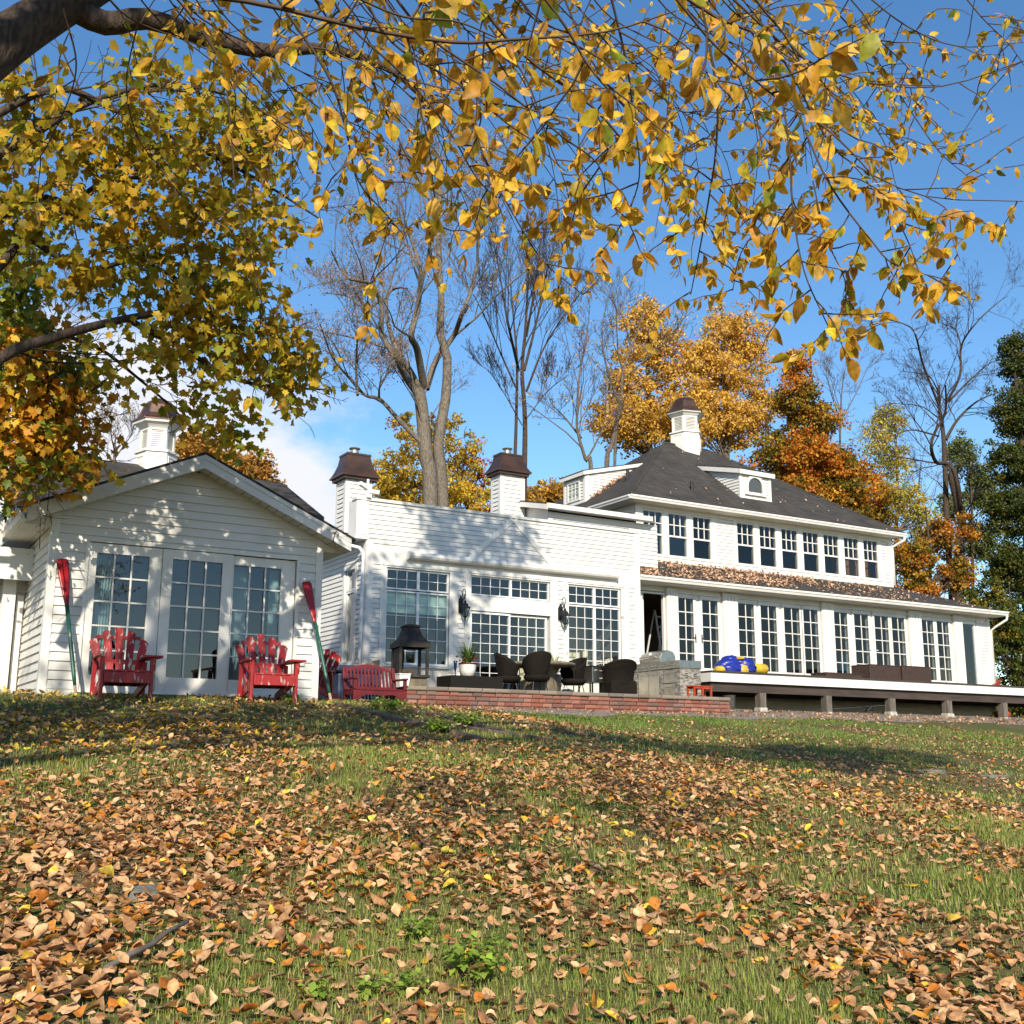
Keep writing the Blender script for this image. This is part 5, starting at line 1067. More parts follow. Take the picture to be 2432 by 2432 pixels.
def branching(path, rad, rng, levels, spread=.6, up=.25, lr=(.30, .5), nch=(6, 5, 4), rmin=.006, tmin=.2, seg=5, Lbase=None):
    """recursive side branches of a limb; returns paths and the twig tips"""
    out = []; tips = []
    L = Lbase or np.linalg.norm(np.diff(path, axis=0), axis=1).sum()
    def kids(path, rad, L, lev):
        n = nch[min(lev, len(nch)-1)]; m = len(path)
        for i in range(n):
            t = tmin+(1-tmin)*((i+rng.random())/n); k = min(int(t*(m-1)), m-2); fr = t*(m-1)-k
            p = path[k]*(1-fr)+path[k+1]*fr; d = path[k+1]-path[k]; d = d/(np.linalg.norm(d)+1e-9)
            s = rng.normal(0, 1, 3); s -= d*(s@d); s /= np.linalg.norm(s)+1e-9
            nd = d*(1-spread*.45)+s*spread; nd[2] += up; nd /= np.linalg.norm(nd)
            l = L*rng.uniform(*lr)*(1.15-.5*t); r = max(rmin, min((rad[k]*.5), l*.011))
            pts = [p]; dd = nd.copy()
            for j in range(seg-1):
                dd = dd+rng.normal(0, .13, 3); dd[2] += up*.12; dd /= np.linalg.norm(dd); pts.append(pts[-1]+dd*l/(seg-1))
            pts = np.array(pts); rr = np.linspace(r, max(rmin*.7, r*.35), seg); out.append((pts, rr))
            if lev+1 < levels: kids(pts, rr, l, lev+1)
            else: tips.append(pts[-1]); tips.append(pts[seg//2])
    kids(np.asarray(path), rad, L, 0); return out, np.array(tips) if tips else np.zeros((0, 3))

def leaf_cloud(name, pos, size, cols, parent, tpl=QUAD, mt='leaf', rng=RS, droop=.4, up=.5):
    n = len(pos); d = rdir(n, rng); d[:, 2] -= droop; z = rdir(n, rng); z[:, 2] += up
    v, f, c = scatter(tpl[0], tpl[1], pos, frames(d, z), size, cols); return mass(name, mt, v, f, c, parent)
def ell_points(ells, n, rng, shell=.55):
    vol = np.array([e[3]*e[4]*e[5] for e in ells])**.75; idx = rng.choice(len(ells), n, p=vol/vol.sum()); E = np.array(ells)[idx]
    r = shell+(1-shell)*rng.random((n, 1))**.6; lowr = rng.random((n, 1)) < .3; r = np.where(lowr, rng.random((n, 1))**.5*.8, r)
    r = np.where(rng.random((n, 1)) < .20, r*rng.uniform(1.05, 1.55, (n, 1)), r); return E[:, :3]+rdir(n, rng)*E[:, 3:]*r
def crown_tree(name, label, base, ells, pal, ncl, per, size, trunk_r, bark_m='bark', csize=.55, seed=1, trunk=None, group=None, nlimb=70, zones=None, tpl=QUAD, flat=.6, jit=.15, twigs=True):
    rng = np.random.default_rng(seed); base = np.array(base, float); ncl = int(ncl*1.35); per = int(per*1.15); size *= .72; csize *= .80
    t = thing(name, label, 'tree', tuple(base), 0, group)
    cl = ell_points(ells, ncl, rng); cen = np.average(np.array(ells)[:, :3], 0, weights=np.prod(np.array(ells)[:, 3:], 1)); top = max(e[2]+e[5]*.8 for e in ells)
    if trunk is None: trunk = [base, base*.6+cen*.4, cen, np.array((cen[0], cen[1], top))]
    tp = spline(trunk, 16); H = np.linalg.norm(np.diff(tp, axis=0), axis=1).sum(); rad = np.linspace(trunk_r, trunk_r*.16, len(tp)); rad[0] *= 1.25
    paths = [(tp, rad)]
    for i in range(min(nlimb, ncl)):
        c = cl[i]; hz = np.hypot(*(tp-c)[:, :2].T)
        want = c[2]-.55*hz.min()-.2*np.linalg.norm(c-cen)*.3; k = int(np.clip(np.argmin(abs(tp[:, 2]-want)), 2, len(tp)-2)); L = np.linalg.norm(c-tp[k])
        r = min(rad[k]*.5, L*.013+.01); cu = curve(tp[k], c, 7, sag=.10, wob=.12, rng=rng); paths.append((cu, np.linspace(r, .012, 7)))
        if twigs:
            for q in range(3): j = rng.integers(2, 6); e = cu[j]+rdir(1, rng)[0]*L*.28+np.array((0, 0, L*.08)); paths.append((curve(cu[j], e, 4, wob=.15, rng=rng), np.linspace(.02, .008, 4)))
    wood('trunk', bark_m, paths, t)
    s = rng.normal(0, 1, (ncl, per, 3)); s = s/np.linalg.norm(s, axis=2, keepdims=True)*rng.random((ncl, per, 1))**.45
    cs = csize*rng.uniform(.6, 1.35, (ncl, 1, 1)); pos = cl[:, None]+s*cs*np.array((1, 1, flat))
    pick_c = rng.integers(0, len(pal), ncl); P_ = np.array(pal, float)
    col = P_[pick_c][:, None]*.72+P_[rng.integers(0, len(pal), (ncl, per))]*.28
    if zones:
        for (cx, cyy, cz, rr, p2, pr) in zones:
            near = (np.linalg.norm(cl-np.array((cx, cyy, cz)), axis=1) < rr) & (rng.random(ncl) < pr); p2 = np.array(p2, float)
            col[near] = p2[rng.integers(0, len(p2), (near.sum(), per))]
    col = np.clip(col*(1+rng.normal(0, jit, (ncl, per, 1))), .003, .9)
    n = ncl*per; pos = pos.reshape(-1, 3); up = np.array([(p-c) for p, c in ((pos, np.repeat(cl, per, 0)),)][0]); up = up/(np.linalg.norm(up, axis=1, keepdims=True)+1e-6)*.8+rdir(n, rng)*.8; up[:, 2] += .5
    d = rdir(n, rng); d[:, 2] -= .5
    v, f, c = scatter(tpl[0], tpl[1], pos, frames(d, up), size*rng.uniform(.6, 1.25, n), col.reshape(-1, 3)); mass('crown', 'leaf', v, f, c, t)
    return t
def E(px, py, rx, ry, Y, dy=None):          # an ellipsoid of foliage where the photo shows it, Y metres out
    c = at(px, py, Y); s = Y/(FOC*2432)*1.13; return (c[0], c[1], c[2], rx*s, (dy or rx*s), ry*s)
def ground_at(px, Y): p = at(px, 1700, Y); return np.array((p[0], p[1], 2.6))

GOLD = [(.66, .38, .05), (.74, .47, .07), (.54, .30, .045), (.62, .40, .12)]
YEL = [(.80, .54, .05), (.72, .46, .04), (.56, .36, .04), (.40, .33, .05)]
ORG = [(.58, .21, .02), (.64, .30, .03), (.48, .15, .015), (.48, .29, .03)]
GRN = [(.075, .10, .012), (.11, .13, .015), (.16, .15, .018), (.06, .075, .012)]
DGR = [(.035, .060, .012), (.05, .08, .014), (.075, .095, .016), (.11, .11, .018)]
YGR = [(.46, .38, .06), (.60, .44, .07), (.32, .33, .06), (.66, .48, .08)]
RED = [(.50, .06, .02), (.48, .11, .02)]
# --- coloured trees behind the house
crown_tree('yellow_maple', 'broad bright yellow tree behind the two brown-capped chimneys', ground_at(1010, 46), [E(935, 1110, 55, 60, 46), E(1000, 1060, 60, 60, 46), E(1110, 1110, 50, 70, 46), E(905, 1170, 40, 50, 46), E(1020, 1180, 130, 60, 46), E(1075, 1020, 45, 40, 46), E(950, 1250, 100, 60, 46), E(1100, 1230, 90, 70, 46), E(960, 1010, 35, 30, 46), E(1150, 1170, 40, 50, 46)], YEL, 330, 52, .17, .16, csize=.55, seed=2, zones=[(*at(1140, 1150, 46), 1.4, RED, .25)])
crown_tree('golden_oak', 'golden brown tree rising directly behind the main house cupola', ground_at(1560, 44), [E(1530, 800, 75, 90, 44), E(1590, 860, 70, 100, 44), E(1500, 930, 60, 70, 44), E(1580, 990, 110, 60, 44), E(1500, 1020, 90, 50, 44), E(1545, 740, 45, 45, 44), E(1450, 990, 60, 60, 44), E(1480, 880, 40, 60, 44)], GOLD, 330, 40, .20, .28, 'barkgrey', csize=.7, seed=3)
crown_tree('golden_oak', 'tall golden brown tree to the right of the cupola, left of the orange maple', ground_at(1740, 46), [E(1720, 780, 65, 70, 46), E(1770, 800, 70, 70, 46), E(1710, 880, 80, 80, 46), E(1790, 880, 50, 80, 46), E(1700, 980, 90, 80, 46), E(1760, 1010, 90, 70, 46), E(1640, 1020, 80, 50, 46), E(1650, 940, 60, 60, 46), E(1670, 850, 40, 60, 46), E(1820, 960, 50, 50, 46)], GOLD, 430, 42, .20, .32, 'barkgrey', csize=.7, seed=4)
crown_tree('orange_maple', 'large conical maple of green and orange leaves behind the main roof slope', ground_at(1930, 41), [E(1895, 870, 36, 50, 41), E(1890, 950, 70, 60, 41), E(1930, 1010, 85, 60, 41), E(1880, 1080, 120, 80, 41), E(1960, 1120, 110, 80, 41), E(1900, 1180, 120, 60, 41), E(2040, 1190, 90, 60, 41), E(2080, 1230, 70, 50, 41), E(2050, 1120, 50, 40, 41)], GRN+[(.32, .19, .02), (.30, .20, .02)]+ORG, 620, 46, .19, .3, csize=.65, seed=5, zones=[(*at(1930, 1070, 39.5), 1.9, ORG+RED[1:], .75), (*at(1890, 870, 41), 1.0, ORG, .7), (*at(1990, 950, 41), 1.3, ORG, .5), (*at(2040, 1160, 41), 1.5, ORG, .6)])
crown_tree('yellow_poplar', 'narrow pale yellow tree between the orange maple and the gnarled bare tree', ground_at(2110, 52), [E(2110, 1000, 45, 60, 52), E(2130, 1090, 50, 60, 52), E(2080, 1050, 35, 60, 52), E(2100, 1170, 60, 50, 52), E(2160, 1190, 50, 60, 52), E(2200, 1250, 40, 70, 52)], YGR, 240, 30, .2, .22, 'barkgrey', csize=.75, seed=6)
crown_tree('orange_maple', 'low orange and rust tree beside the gnarled trunk past the house corner', ground_at(2190, 40), [E(2170, 1330, 60, 70, 40), E(2230, 1270, 50, 50, 40), E(2270, 1360, 55, 60, 40), E(2180, 1420, 70, 60, 40), E(2300, 1250, 30, 50, 40)], ORG+GRN[:2]+[(.25, .12, .02)], 280, 46, .18, .2, csize=.55, seed=7)
crown_tree('green_tree', 'tall dense dark green tree at the right edge of the lawn view', ground_at(2440, 38), [E(2420, 850, 60, 90, 38), E(2400, 980, 60, 90, 38), E(2400, 1100, 80, 80, 38), E(2410, 1220, 90, 90, 38), E(2420, 1350, 100, 90, 38), E(2420, 1480, 100, 90, 38), E(2470, 1000, 100, 200, 38)], DGR+[(.12, .10, .015)], 760, 50, .18, .34, csize=.6, seed=8)
crown_tree('green_tree', 'yellow flecked green bushy tree low behind the right end of the deck', ground_at(2390, 35), [E(2340, 1420, 60, 60, 35), E(2400, 1500, 70, 80, 35), E(2330, 1540, 50, 70, 35), E(2420, 1600, 70, 70, 35), E(2290, 1520, 40, 60, 35), E(2300, 1600, 60, 60, 35), E(2420, 1690, 80, 60, 35), E(2320, 1690, 70, 50, 35), E(2500, 1600, 90, 120, 35)], GRN+DGR+[(.30, .22, .02)], 420, 46, .17, .2, csize=.5, seed=9)
crown_tree('green_tree', 'grey green thin crowned tree behind the gnarled bare trunk', ground_at(2310, 56), [E(2280, 1080, 45, 60, 56), E(2330, 1160, 50, 80, 56), E(2260, 1200, 40, 60, 56), E(2330, 1290, 50, 60, 56)], [(.13, .16, .04), (.19, .20, .05), (.09, .12, .03)], 220, 34, .24, .2, csize=.8, seed=10)
crown_tree('golden_oak', 'round golden tree behind the annex roof beside the small cupola', ground_at(490, 48), [E(475, 1080, 60, 50, 48), E(520, 1120, 60, 40, 48), E(580, 1120, 60, 45, 48), E(440, 1130, 45, 40, 48), E(620, 1150, 40, 30, 48)], [(.44, .22, .04), (.50, .27, .05), (.36, .17, .03)], 200, 52, .19, .22, 'barkgrey', csize=.6, seed=11)
crown_tree('golden_oak', 'small rusty golden tree low between the second chimney and the main roof', ground_at(1310, 50), [E(1310, 1170, 60, 30, 50), E(1350, 1190, 50, 30, 50), E(1260, 1190, 40, 30, 50)], GOLD, 110, 46, .2, .2, 'barkgrey', csize=.55, seed=12)
# --- bare trees
def bare_tree(label, base_px, Y, trunks, limbs, bm, seed, lev=3, nch=(7, 6, 5), leaves=0, lcol=None, lsize=.10, spread=.62, up=.28, rmin=.010, name='bare_tree', lr=(.30, .52), group='bare trees behind the house'):
    rng = np.random.default_rng(seed); base = ground_at(base_px, Y); t = thing(name, label, 'tree', tuple(base), 0, group)
    main = []; fine = []; tips = []
    for j, (pts, r0, r1) in enumerate(trunks+limbs):
        n_ = len(pts); depth = rng.normal(0, Y*.02, n_); depth[0] = 0
        P_ = [at(x, y, Y+(d if j >= len(trunks) else 0)) for (x, y), d in zip(pts, np.cumsum(depth))]
        if j < len(trunks): P_ = [base+np.array((P_[0][0]-base[0], 0, 0))*.8]+P_
        sp_ = spline(P_, 26); rad = np.linspace(r0, r1, len(sp_)); rad = rad*(.68 if j >= len(trunks) else .74); main.append((sp_, rad))
        L = np.linalg.norm(np.diff(sp_, axis=0), axis=1).sum()
        if j >= len(trunks) or n_ > 3:
            o, tp = branching(sp_, rad, rng, lev, spread, up, lr, nch, rmin, .22 if j >= len(trunks) else .55, Lbase=min(max(L, 5), 10)); fine += o; tips.append(tp)
    wood('trunk', bm, main, t, 9); big = [f for f in fine if f[1][0] > .03]; wood('branches', bm, fine, t, 5)
    if leaves:
        tp = np.concatenate(tips); pos = tp[rng.integers(0, len(tp), leaves)]+rng.normal(0, .18, (leaves, 3)); leaf_cloud('crown', pos, lsize*rng.uniform(.6, 1.2, leaves), pick(lcol, leaves, .2, rng), t, DIAM, rng=rng)
    return t
TAN = [(.42, .24, .13), (.50, .30, .17), (.36, .19, .10)]
k_ = .36232; cA = lambda L: [(650+x*k_, 250+y*k_) for x, y in L]
bare_tree('tall pale barked tree with forked trunk and few tan leaves behind the flat-topped wing', 1030, 38,
    [([(1022, 1190), (1012, 1080), (1000, 960), (992, 925)], .42, .30), ([(1052, 1190), (1040, 1060), (1058, 950), (1062, 850)]+cA([(1090, 1500), (1100, 1300), (1090, 1150), (1078, 760), (1092, 560), (1070, 400), (1060, 250)]), .34, .05)],
    [(cA([(950, 1900), (870, 1790), (800, 1650), (705, 1500), (712, 1380), (690, 1260), (610, 1160), (500, 1140), (430, 1060), (380, 960)]), .22, .04),
     (cA([(965, 1880), (900, 1750), (810, 1600), (765, 1490), (742, 1370), (745, 1250), (800, 1200), (880, 1200)]), .19, .05),
     (cA([(985, 1850), (940, 1600), (900, 1510), (940, 1350), (960, 1200), (958, 1050), (900, 880), (860, 760), (830, 600)]), .22, .04),
     (cA([(1000, 1860), (1070, 1660), (1180, 1510), (1240, 1350), (1300, 1200), (1335, 1030), (1340, 850), (1400, 650)]), .20, .04),
     (cA([(1100, 590), (1200, 510), (1310, 400), (1380, 300)]), .09, .03), (cA([(960, 1200), (1010, 1000), (1030, 800), (980, 600), (960, 420)]), .12, .03),
     ([(1000, 1050), (950, 1000), (903, 949), (867, 938), (824, 891), (790, 850), (760, 770)], .15, .03), ([(900, 945), (903, 915), (925, 880)], .07, .03), (cA([(690, 1280), (600, 1330), (480, 1250), (330, 1230)]), .09, .03), (cA([(550, 1900), (540, 1700), (550, 1450), (520, 1250)]), .08, .03)],
    'barkpale', 21, 4, (9, 6, 5, 3), 9000, TAN, .085, rmin=.006)
bare_tree('slender dark bare tree with broom-like upright twigs rising behind the second chimney', 1245, 42,
    [([(1245, 1190), (1247, 1000), (1240, 880), (1248, 780), (1255, 650), (1262, 520)], .20, .03), ([(1222, 1190), (1226, 1000), (1228, 860), (1220, 760), (1210, 640)], .14, .03)],
    [([(1245, 880), (1275, 760), (1300, 640), (1335, 520)], .10, .02), ([(1232, 880), (1205, 760), (1185, 640), (1165, 540)], .10, .02), ([(1250, 930), (1290, 830), (1345, 740), (1390, 680)], .08, .02), ([(1225, 920), (1185, 830), (1150, 750), (1125, 700)], .07, .02), ([(1250, 800), (1270, 680), (1290, 520)], .09, .02), ([(1240, 1010), (1195, 930), (1160, 880)], .05, .02), ([(1246, 1000), (1300, 930), (1350, 890)], .05, .02)],
    'bark', 22, 4, (11, 7, 5, 3), 120, RED, .12, .5, .45, rmin=.0065)
bare_tree('leaning bare tree with grey forked trunk left of the main roof peak', 1420, 40,
    [([(1405, 1140), (1390, 1090), (1370, 1010), (1380, 930)], .16, .05), ([(1440, 1140), (1452, 1060), (1475, 960), (1480, 880), (1510, 800), (1530, 730)], .18, .03), ([(1460, 1110), (1468, 1000), (1470, 930)], .12, .04)],
    [([(1380, 1040), (1340, 990), (1310, 960)], .08, .02), ([(1370, 1010), (1375, 900), (1390, 820), (1400, 740)], .08, .02), ([(1470, 960), (1440, 870), (1430, 780), (1450, 690)], .09, .02), ([(1480, 900), (1550, 840), (1600, 790)], .07, .02), ([(1395, 1090), (1430, 1020), (1440, 950)], .07, .02)],
    'barkgrey', 23, 4, (8, 6, 5, 3), 700, GOLD, .12, rmin=.0065)
g2 = lambda L: [(1700+x*.37888, 650+y*.37888) for x, y in L]
bare_tree('gnarled leafless tree with twisted limbs between the yellow and dark green trees', 2280, 42,
    [(g2([(1520, 1950), (1530, 1700), (1540, 1560), (1470, 1250)]), .42, .26), (g2([(1455, 1700), (1440, 1300), (1425, 1000), (1400, 830), (1400, 700)]), .26, .10)],
    [(g2([(1540, 1560), (1520, 1350), (1490, 1230), (1440, 1190), (1380, 1180), (1350, 1080), (1380, 980), (1440, 870), (1440, 700)]), .24, .06), (g2([(1400, 1020), (1330, 1000), (1230, 980), (1120, 1010), (1040, 1050)]), .09, .02), (g2([(1400, 830), (1300, 570), (1250, 380), (1190, 320), (1060, 290), (970, 340)]), .11, .02), (g2([(1440, 820), (1530, 640), (1540, 450), (1640, 300), (1770, 180), (1830, 140)]), .12, .02), (g2([(1440, 1040), (1520, 910), (1640, 800), (1780, 740)]), .15, .04), (g2([(1460, 800), (1600, 660), (1720, 560), (1800, 540)]), .10, .02), (g2([(1540, 460), (1500, 350), (1390, 300)]), .07, .02), (g2([(1540, 1560), (1640, 1640), (1760, 1540)]), .14, .04), (g2([(1560, 1500), (1640, 1400), (1720, 1330)]), .08, .02), (g2([(1400, 750), (1330, 640), (1160, 610)]), .06, .02), (g2([(1390, 900), (1280, 830), (1080, 810)]), .06, .02)],
    'bark', 24, 4, (8, 6, 5, 3), 0, None, rmin=.0065, up=.2)
bare_tree('thin leafless tree standing between the orange maple and pale yellow tree', 2000, 50, [([(2000, 1200), (1995, 1050), (1998, 950), (2005, 880)], .14, .04)], [([(1998, 1000), (2040, 920), (2060, 870)], .06, .02), ([(1995, 1000), (1970, 920), (1960, 870)], .06, .02)], 'barkgrey', 25, 3, (8, 5, 4), rmin=.010)
bare_tree('thin bare tree low in the gap right of the house corner', 2190, 55, [([(2200, 1440), (2190, 1300), (2180, 1200), (2185, 1110)], .16, .04), ([(2225, 1440), (2260, 1330), (2250, 1220)], .14, .04)], [([(2190, 1300), (2150, 1230), (2130, 1180)], .06, .02), ([(2185, 1260), (2215, 1190), (2230, 1120)], .06, .02)], 'barkgrey', 26, 3, (8, 5, 4), 150, YGR, .14, rmin=.010)
bare_tree('pinkish bare crown far behind the dark roof left of the small cupola', 275, 60, [([(270, 1120), (272, 1070), (275, 1030)], .15, .04)], [([(272, 1100), (240, 1060), (225, 1040)], .06, .02), ([(272, 1090), (300, 1050), (320, 1025)], .06, .02), ([(274, 1080), (265, 1040), (260, 1015)], .06, .02)], 'barkpale', 27, 3, (8, 6, 5), 250, TAN, .10, rmin=.010, up=.4)
bare_tree('leafless tree far behind the overhanging maple at the left edge', 90, 50, [([(90, 1100), (85, 900), (95, 740), (90, 620)], .2, .04)], [([(88, 850), (150, 740), (200, 680)], .07, .02), ([(88, 800), (40, 700), (20, 640)], .07, .02)], 'barkgrey', 28, 3, (8, 6, 4), rmin=.010)

# --- the maple on the left
MPL = maple_tpl()
def maple(label, base, trunk, limbs, ells, pal, ncl, per, size, seed, csize, zones=None, name='maple_tree'):
    rng = np.random.default_rng(seed); t = thing(name, label, 'tree', tuple(base), 0, 'maples left of the annex')
    paths = [(spline(trunk, 18), np.linspace(.30, .12, len(spline(trunk, 18))))]; fine = []
    for pts, r in limbs:
        s = spline(pts, 20); rad = np.linspace(r, .012, len(s)); paths.append((s, rad))
        o, tp = branching(s, rad, rng, 2, .7, .02, (.2, .42), (9, 5), .005, .12, Lbase=min(4.5, np.linalg.norm(np.diff(s, axis=0), axis=1).sum())); paths += o
    wood('trunk', 'bark', paths, t, 8)
    cl = ell_points(ells, ncl, rng, .3); pos = cl[:, None]+rng.normal(0, csize, (ncl, per, 3))*np.array((1, 1, .8))
    P_ = np.array(pal, float); col = P_[rng.integers(0, len(pal), ncl)][:, None]*.6+P_[rng.integers(0, len(pal), (ncl, per))]*.4
    if zones:
        for (c, rr, p2, pr) in zones:
            near = (np.linalg.norm(cl-np.array(c), axis=1) < rr) & (rng.random(ncl) < pr); p2 = np.array(p2); col[near] = p2[rng.integers(0, len(p2), (near.sum(), per))]
    col = np.clip(col*(1+rng.normal(0, .16, (ncl, per, 1))), .004, .9); n = ncl*per; pos = pos.reshape(-1, 3)
    d = rdir(n, rng)*.8; d[:, 2] -= .55; z = rdir(n, rng)*.7; z[:, 2] += .45; z[:, 1] -= .35
    v, f, c = scatter(MPL[0], MPL[1], pos, frames(d, z), size*rng.uniform(.6, 1.2, n), col.reshape(-1, 3)); mass('crown', 'leaf', v, f, c, t)
MY = [(.52, .32, .02), (.44, .27, .018), (.34, .29, .022), (.20, .24, .02), (.58, .33, .025), (.38, .22, .016), (.28, .27, .02)]
YM = 13.2
ml = [[(-90, 960), (0, 850), (150, 795), (300, 757), (430, 740), (560, 775), (650, 880)], [(-90, 700), (0, 630), (60, 560), (150, 500), (250, 420), (330, 330)], [(-60, 560), (100, 470), (230, 540), (380, 620), (520, 640), (640, 720)], [(-90, 420), (60, 330), (220, 240), (400, 200), (560, 230)], [(60, 560), (200, 640), (330, 620), (470, 690), (590, 740)], [(150, 795), (240, 830), (330, 900), (400, 960), (470, 1030)], [(-60, 300), (130, 210), (270, 260), (420, 330), (600, 420), (760, 520)], [(300, 757), (420, 820), (560, 900), (680, 920), (770, 925)], [(240, 420), (400, 430), (560, 480), (700, 490)]]
limbs = [([at(x, y, YM+(i % 3)*.4-.4+.12*j) for j, (x, y) in enumerate(L)], (.075, .07, .06, .06, .04, .035, .05, .04, .035)[i]) for i, L in enumerate(ml)]
tb = np.array((-.9, 13.4, 2.0))
maple('big yellow and olive maple reaching over the annex roof from the left edge', tb, [tb, tb+(0, 0, 3), tb+(-.1, -.1, 6), tb+(0, -.2, 10)], limbs,
    [E(150, 560, 170, 110, YM, 1.0), E(330, 470, 190, 120, YM, 1.0), E(300, 330, 180, 90, YM, .9), E(520, 330, 110, 90, YM, .8), E(500, 560, 170, 110, YM, .9), E(420, 660, 190, 60, YM, .9), E(600, 430, 90, 90, YM, .7), E(560, 760, 150, 100, YM, .9), E(640, 850, 100, 80, YM, .8), E(450, 830, 110, 70, YM, .8), E(720, 920, 55, 40, YM, .6), E(300, 890, 35, 70, YM, .4), E(500, 960, 70, 70, YM, .7), E(290, 820, 55, 60, YM, .6), E(540, 1030, 40, 60, YM, .5), E(620, 960, 50, 40, YM, .5), E(150, 330, 140, 90, YM, .8), E(60, 450, 100, 100, YM, .8), E(180, 680, 90, 45, YM, .6), E(30, 250, 90, 120, YM, .8), E(620, 300, 110, 90, YM, .8), E(640, 560, 70, 60, YM, .6), E(420, 200, 150, 60, YM, .8), E(690, 880, 60, 40, YM, .5), E(420, 740, 120, 50, YM, .7)],
    MY, 540, 11, .138, 31, .15)
tb2 = np.array((-1.6, 16.9, 2.2)); Y2 = 15.4
maple('dense green maple turning orange at the left edge, hanging before the dark roof', tb2, [tb2, tb2+(0, 0, 2.5), tb2+(.2, -.2, 5), tb2+(.4, -.4, 7.5)],
    [([tb2+(0, 0, 3), at(20, 900, Y2), at(110, 960, Y2), at(200, 1010, Y2)], .07), ([tb2+(0, 0, 2.5), at(10, 1000, Y2), at(90, 1060, Y2), at(170, 1130, Y2)], .06), ([tb2+(0, 0, 4), at(20, 800, Y2), at(80, 830, Y2), at(180, 850, Y2)], .06)],
    [E(30, 760, 70, 60, Y2, .8), E(80, 850, 120, 60, Y2, .9), E(50, 940, 110, 70, Y2, .9), E(160, 920, 70, 50, Y2, .7), E(150, 1000, 80, 50, Y2, .7), E(60, 1040, 90, 60, Y2, .8), E(20, 1110, 50, 60, Y2, .7), E(200, 1030, 50, 30, Y2, .5), E(130, 1090, 70, 40, Y2, .6), E(200, 1120, 50, 22, Y2, .4), E(20, 690, 60, 50, Y2, .6)],
    [(.12, .18, .018), (.20, .24, .025), (.34, .31, .03), (.09, .14, .015), (.16, .20, .02)], 210, 18, .13, 32, .16,
    [(at(90, 930, Y2), .95, [(.66, .38, .03), (.72, .46, .04), (.58, .24, .02)], .6), (at(150, 1040, Y2), .8, [(.66, .38, .03), (.56, .24, .02)], .5), (at(20, 1120, Y2), .5, [(.50, .26, .02)], .6), (at(180, 1110, Y2), .6, [(.52, .36, .03), (.45, .2, .02)], .7)])

# --- the elm overhead
rng = np.random.default_rng(5)
EL = thing('elm_tree', 'big elm at the left whose golden leafed boughs hang across the whole sky', 'tree', (-3.3, 3.4, .3))
ebase = np.array((-3.3, 3.4, .1)); fork = np.array((-2.9, 3.7, 3.0))
main = []
def addlimb(pts, r0, r1, n=24):
    s = spline(pts, n); rad = np.linspace(r0, r1, len(s)); main.append((s, rad)); return s, rad
addlimb([ebase, ebase+(.05, .1, 1.2), fork], .42, .33); main[-1][1][0] = .6
addlimb([fork, np.array((-3.4, 3.2, 6)), np.array((-3.2, 2.6, 9.5)), np.array((-2.0, 2.4, 13)), np.array((-1.2, 3.0, 15.5))], .28, .06)
B1, b1r = addlimb([fork, atd(-900, 800, 5.6), atd(-480, 480, 7.0), atd(-220, 285, 7.9), atd(0, 108, 8.6), atd(160, 5, 9.0), atd(330, -90, 9.4), atd(700, -260, 10), atd(1200, -420, 10.5), atd(1900, -420, 10.5)], .27, .07, 40)
L0, r0_ = addlimb([atd(150, 5, 9.0), atd(250, 55, 9.1), atd(350, 45, 9.2), atd(503, 94, 9.3), atd(640, 122, 9.4), atd(740, 115, 9.5), atd(860, 135, 9.6), atd(960, 190, 9.7), atd(1040, 280, 9.8)], .105, .012)
def hang(pts, dep, r, dens, lsz, tl=.55, ld=1.0, seed=0, droop=.22):
    """a pendulous branch: px polyline, depth at both ends, twigs and leaf positions"""
    d = np.linspace(dep[0], dep[1], len(pts)); s = spline([atd(x, y, q) for (x, y), q in zip(pts, d)], 22); rad = np.linspace(r*.5, .0026, len(s)); main.append((s, rad))
    L = np.linalg.norm(np.diff(s, axis=0), axis=1).sum(); n = int(L*dens*1.9)
    for i in range(n):
        t = .08+.92*(i+rng.random())/n; k = min(int(t*(len(s)-1)), len(s)-2); p = s[k]+(s[k+1]-s[k])*rng.random(); dd = s[k+1]-s[k]; dd /= np.linalg.norm(dd)
        sd = rng.normal(0, 1, 3); sd -= dd*(sd@dd); sd /= np.linalg.norm(sd); e = dd*.5+sd*.95; l = tl*rng.uniform(.4, 1.25); m = 6; q = [p]
        for j in range(m-1): e = e+rng.normal(0, .16, 3); e[2] -= droop*.35; e /= np.linalg.norm(e); q.append(q[-1]+e*l/(m-1))
        q = np.array(q); twg.append((q, np.linspace(.0042, .0018, m)))
        nl = rng.poisson(l*31*ld)
        for j in range(nl):
            u = rng.random()**.7*(m-1.001); kk = int(u); lp.append(q[kk]+(q[kk+1]-q[kk])*(u-kk)); ls.append(lsz*rng.choice((.45, .6, .75, .85, 1.0))*rng.uniform(.85, 1.2)); lt.append(e)
    return s
twg = []; lp = []; ls = []; lt = []
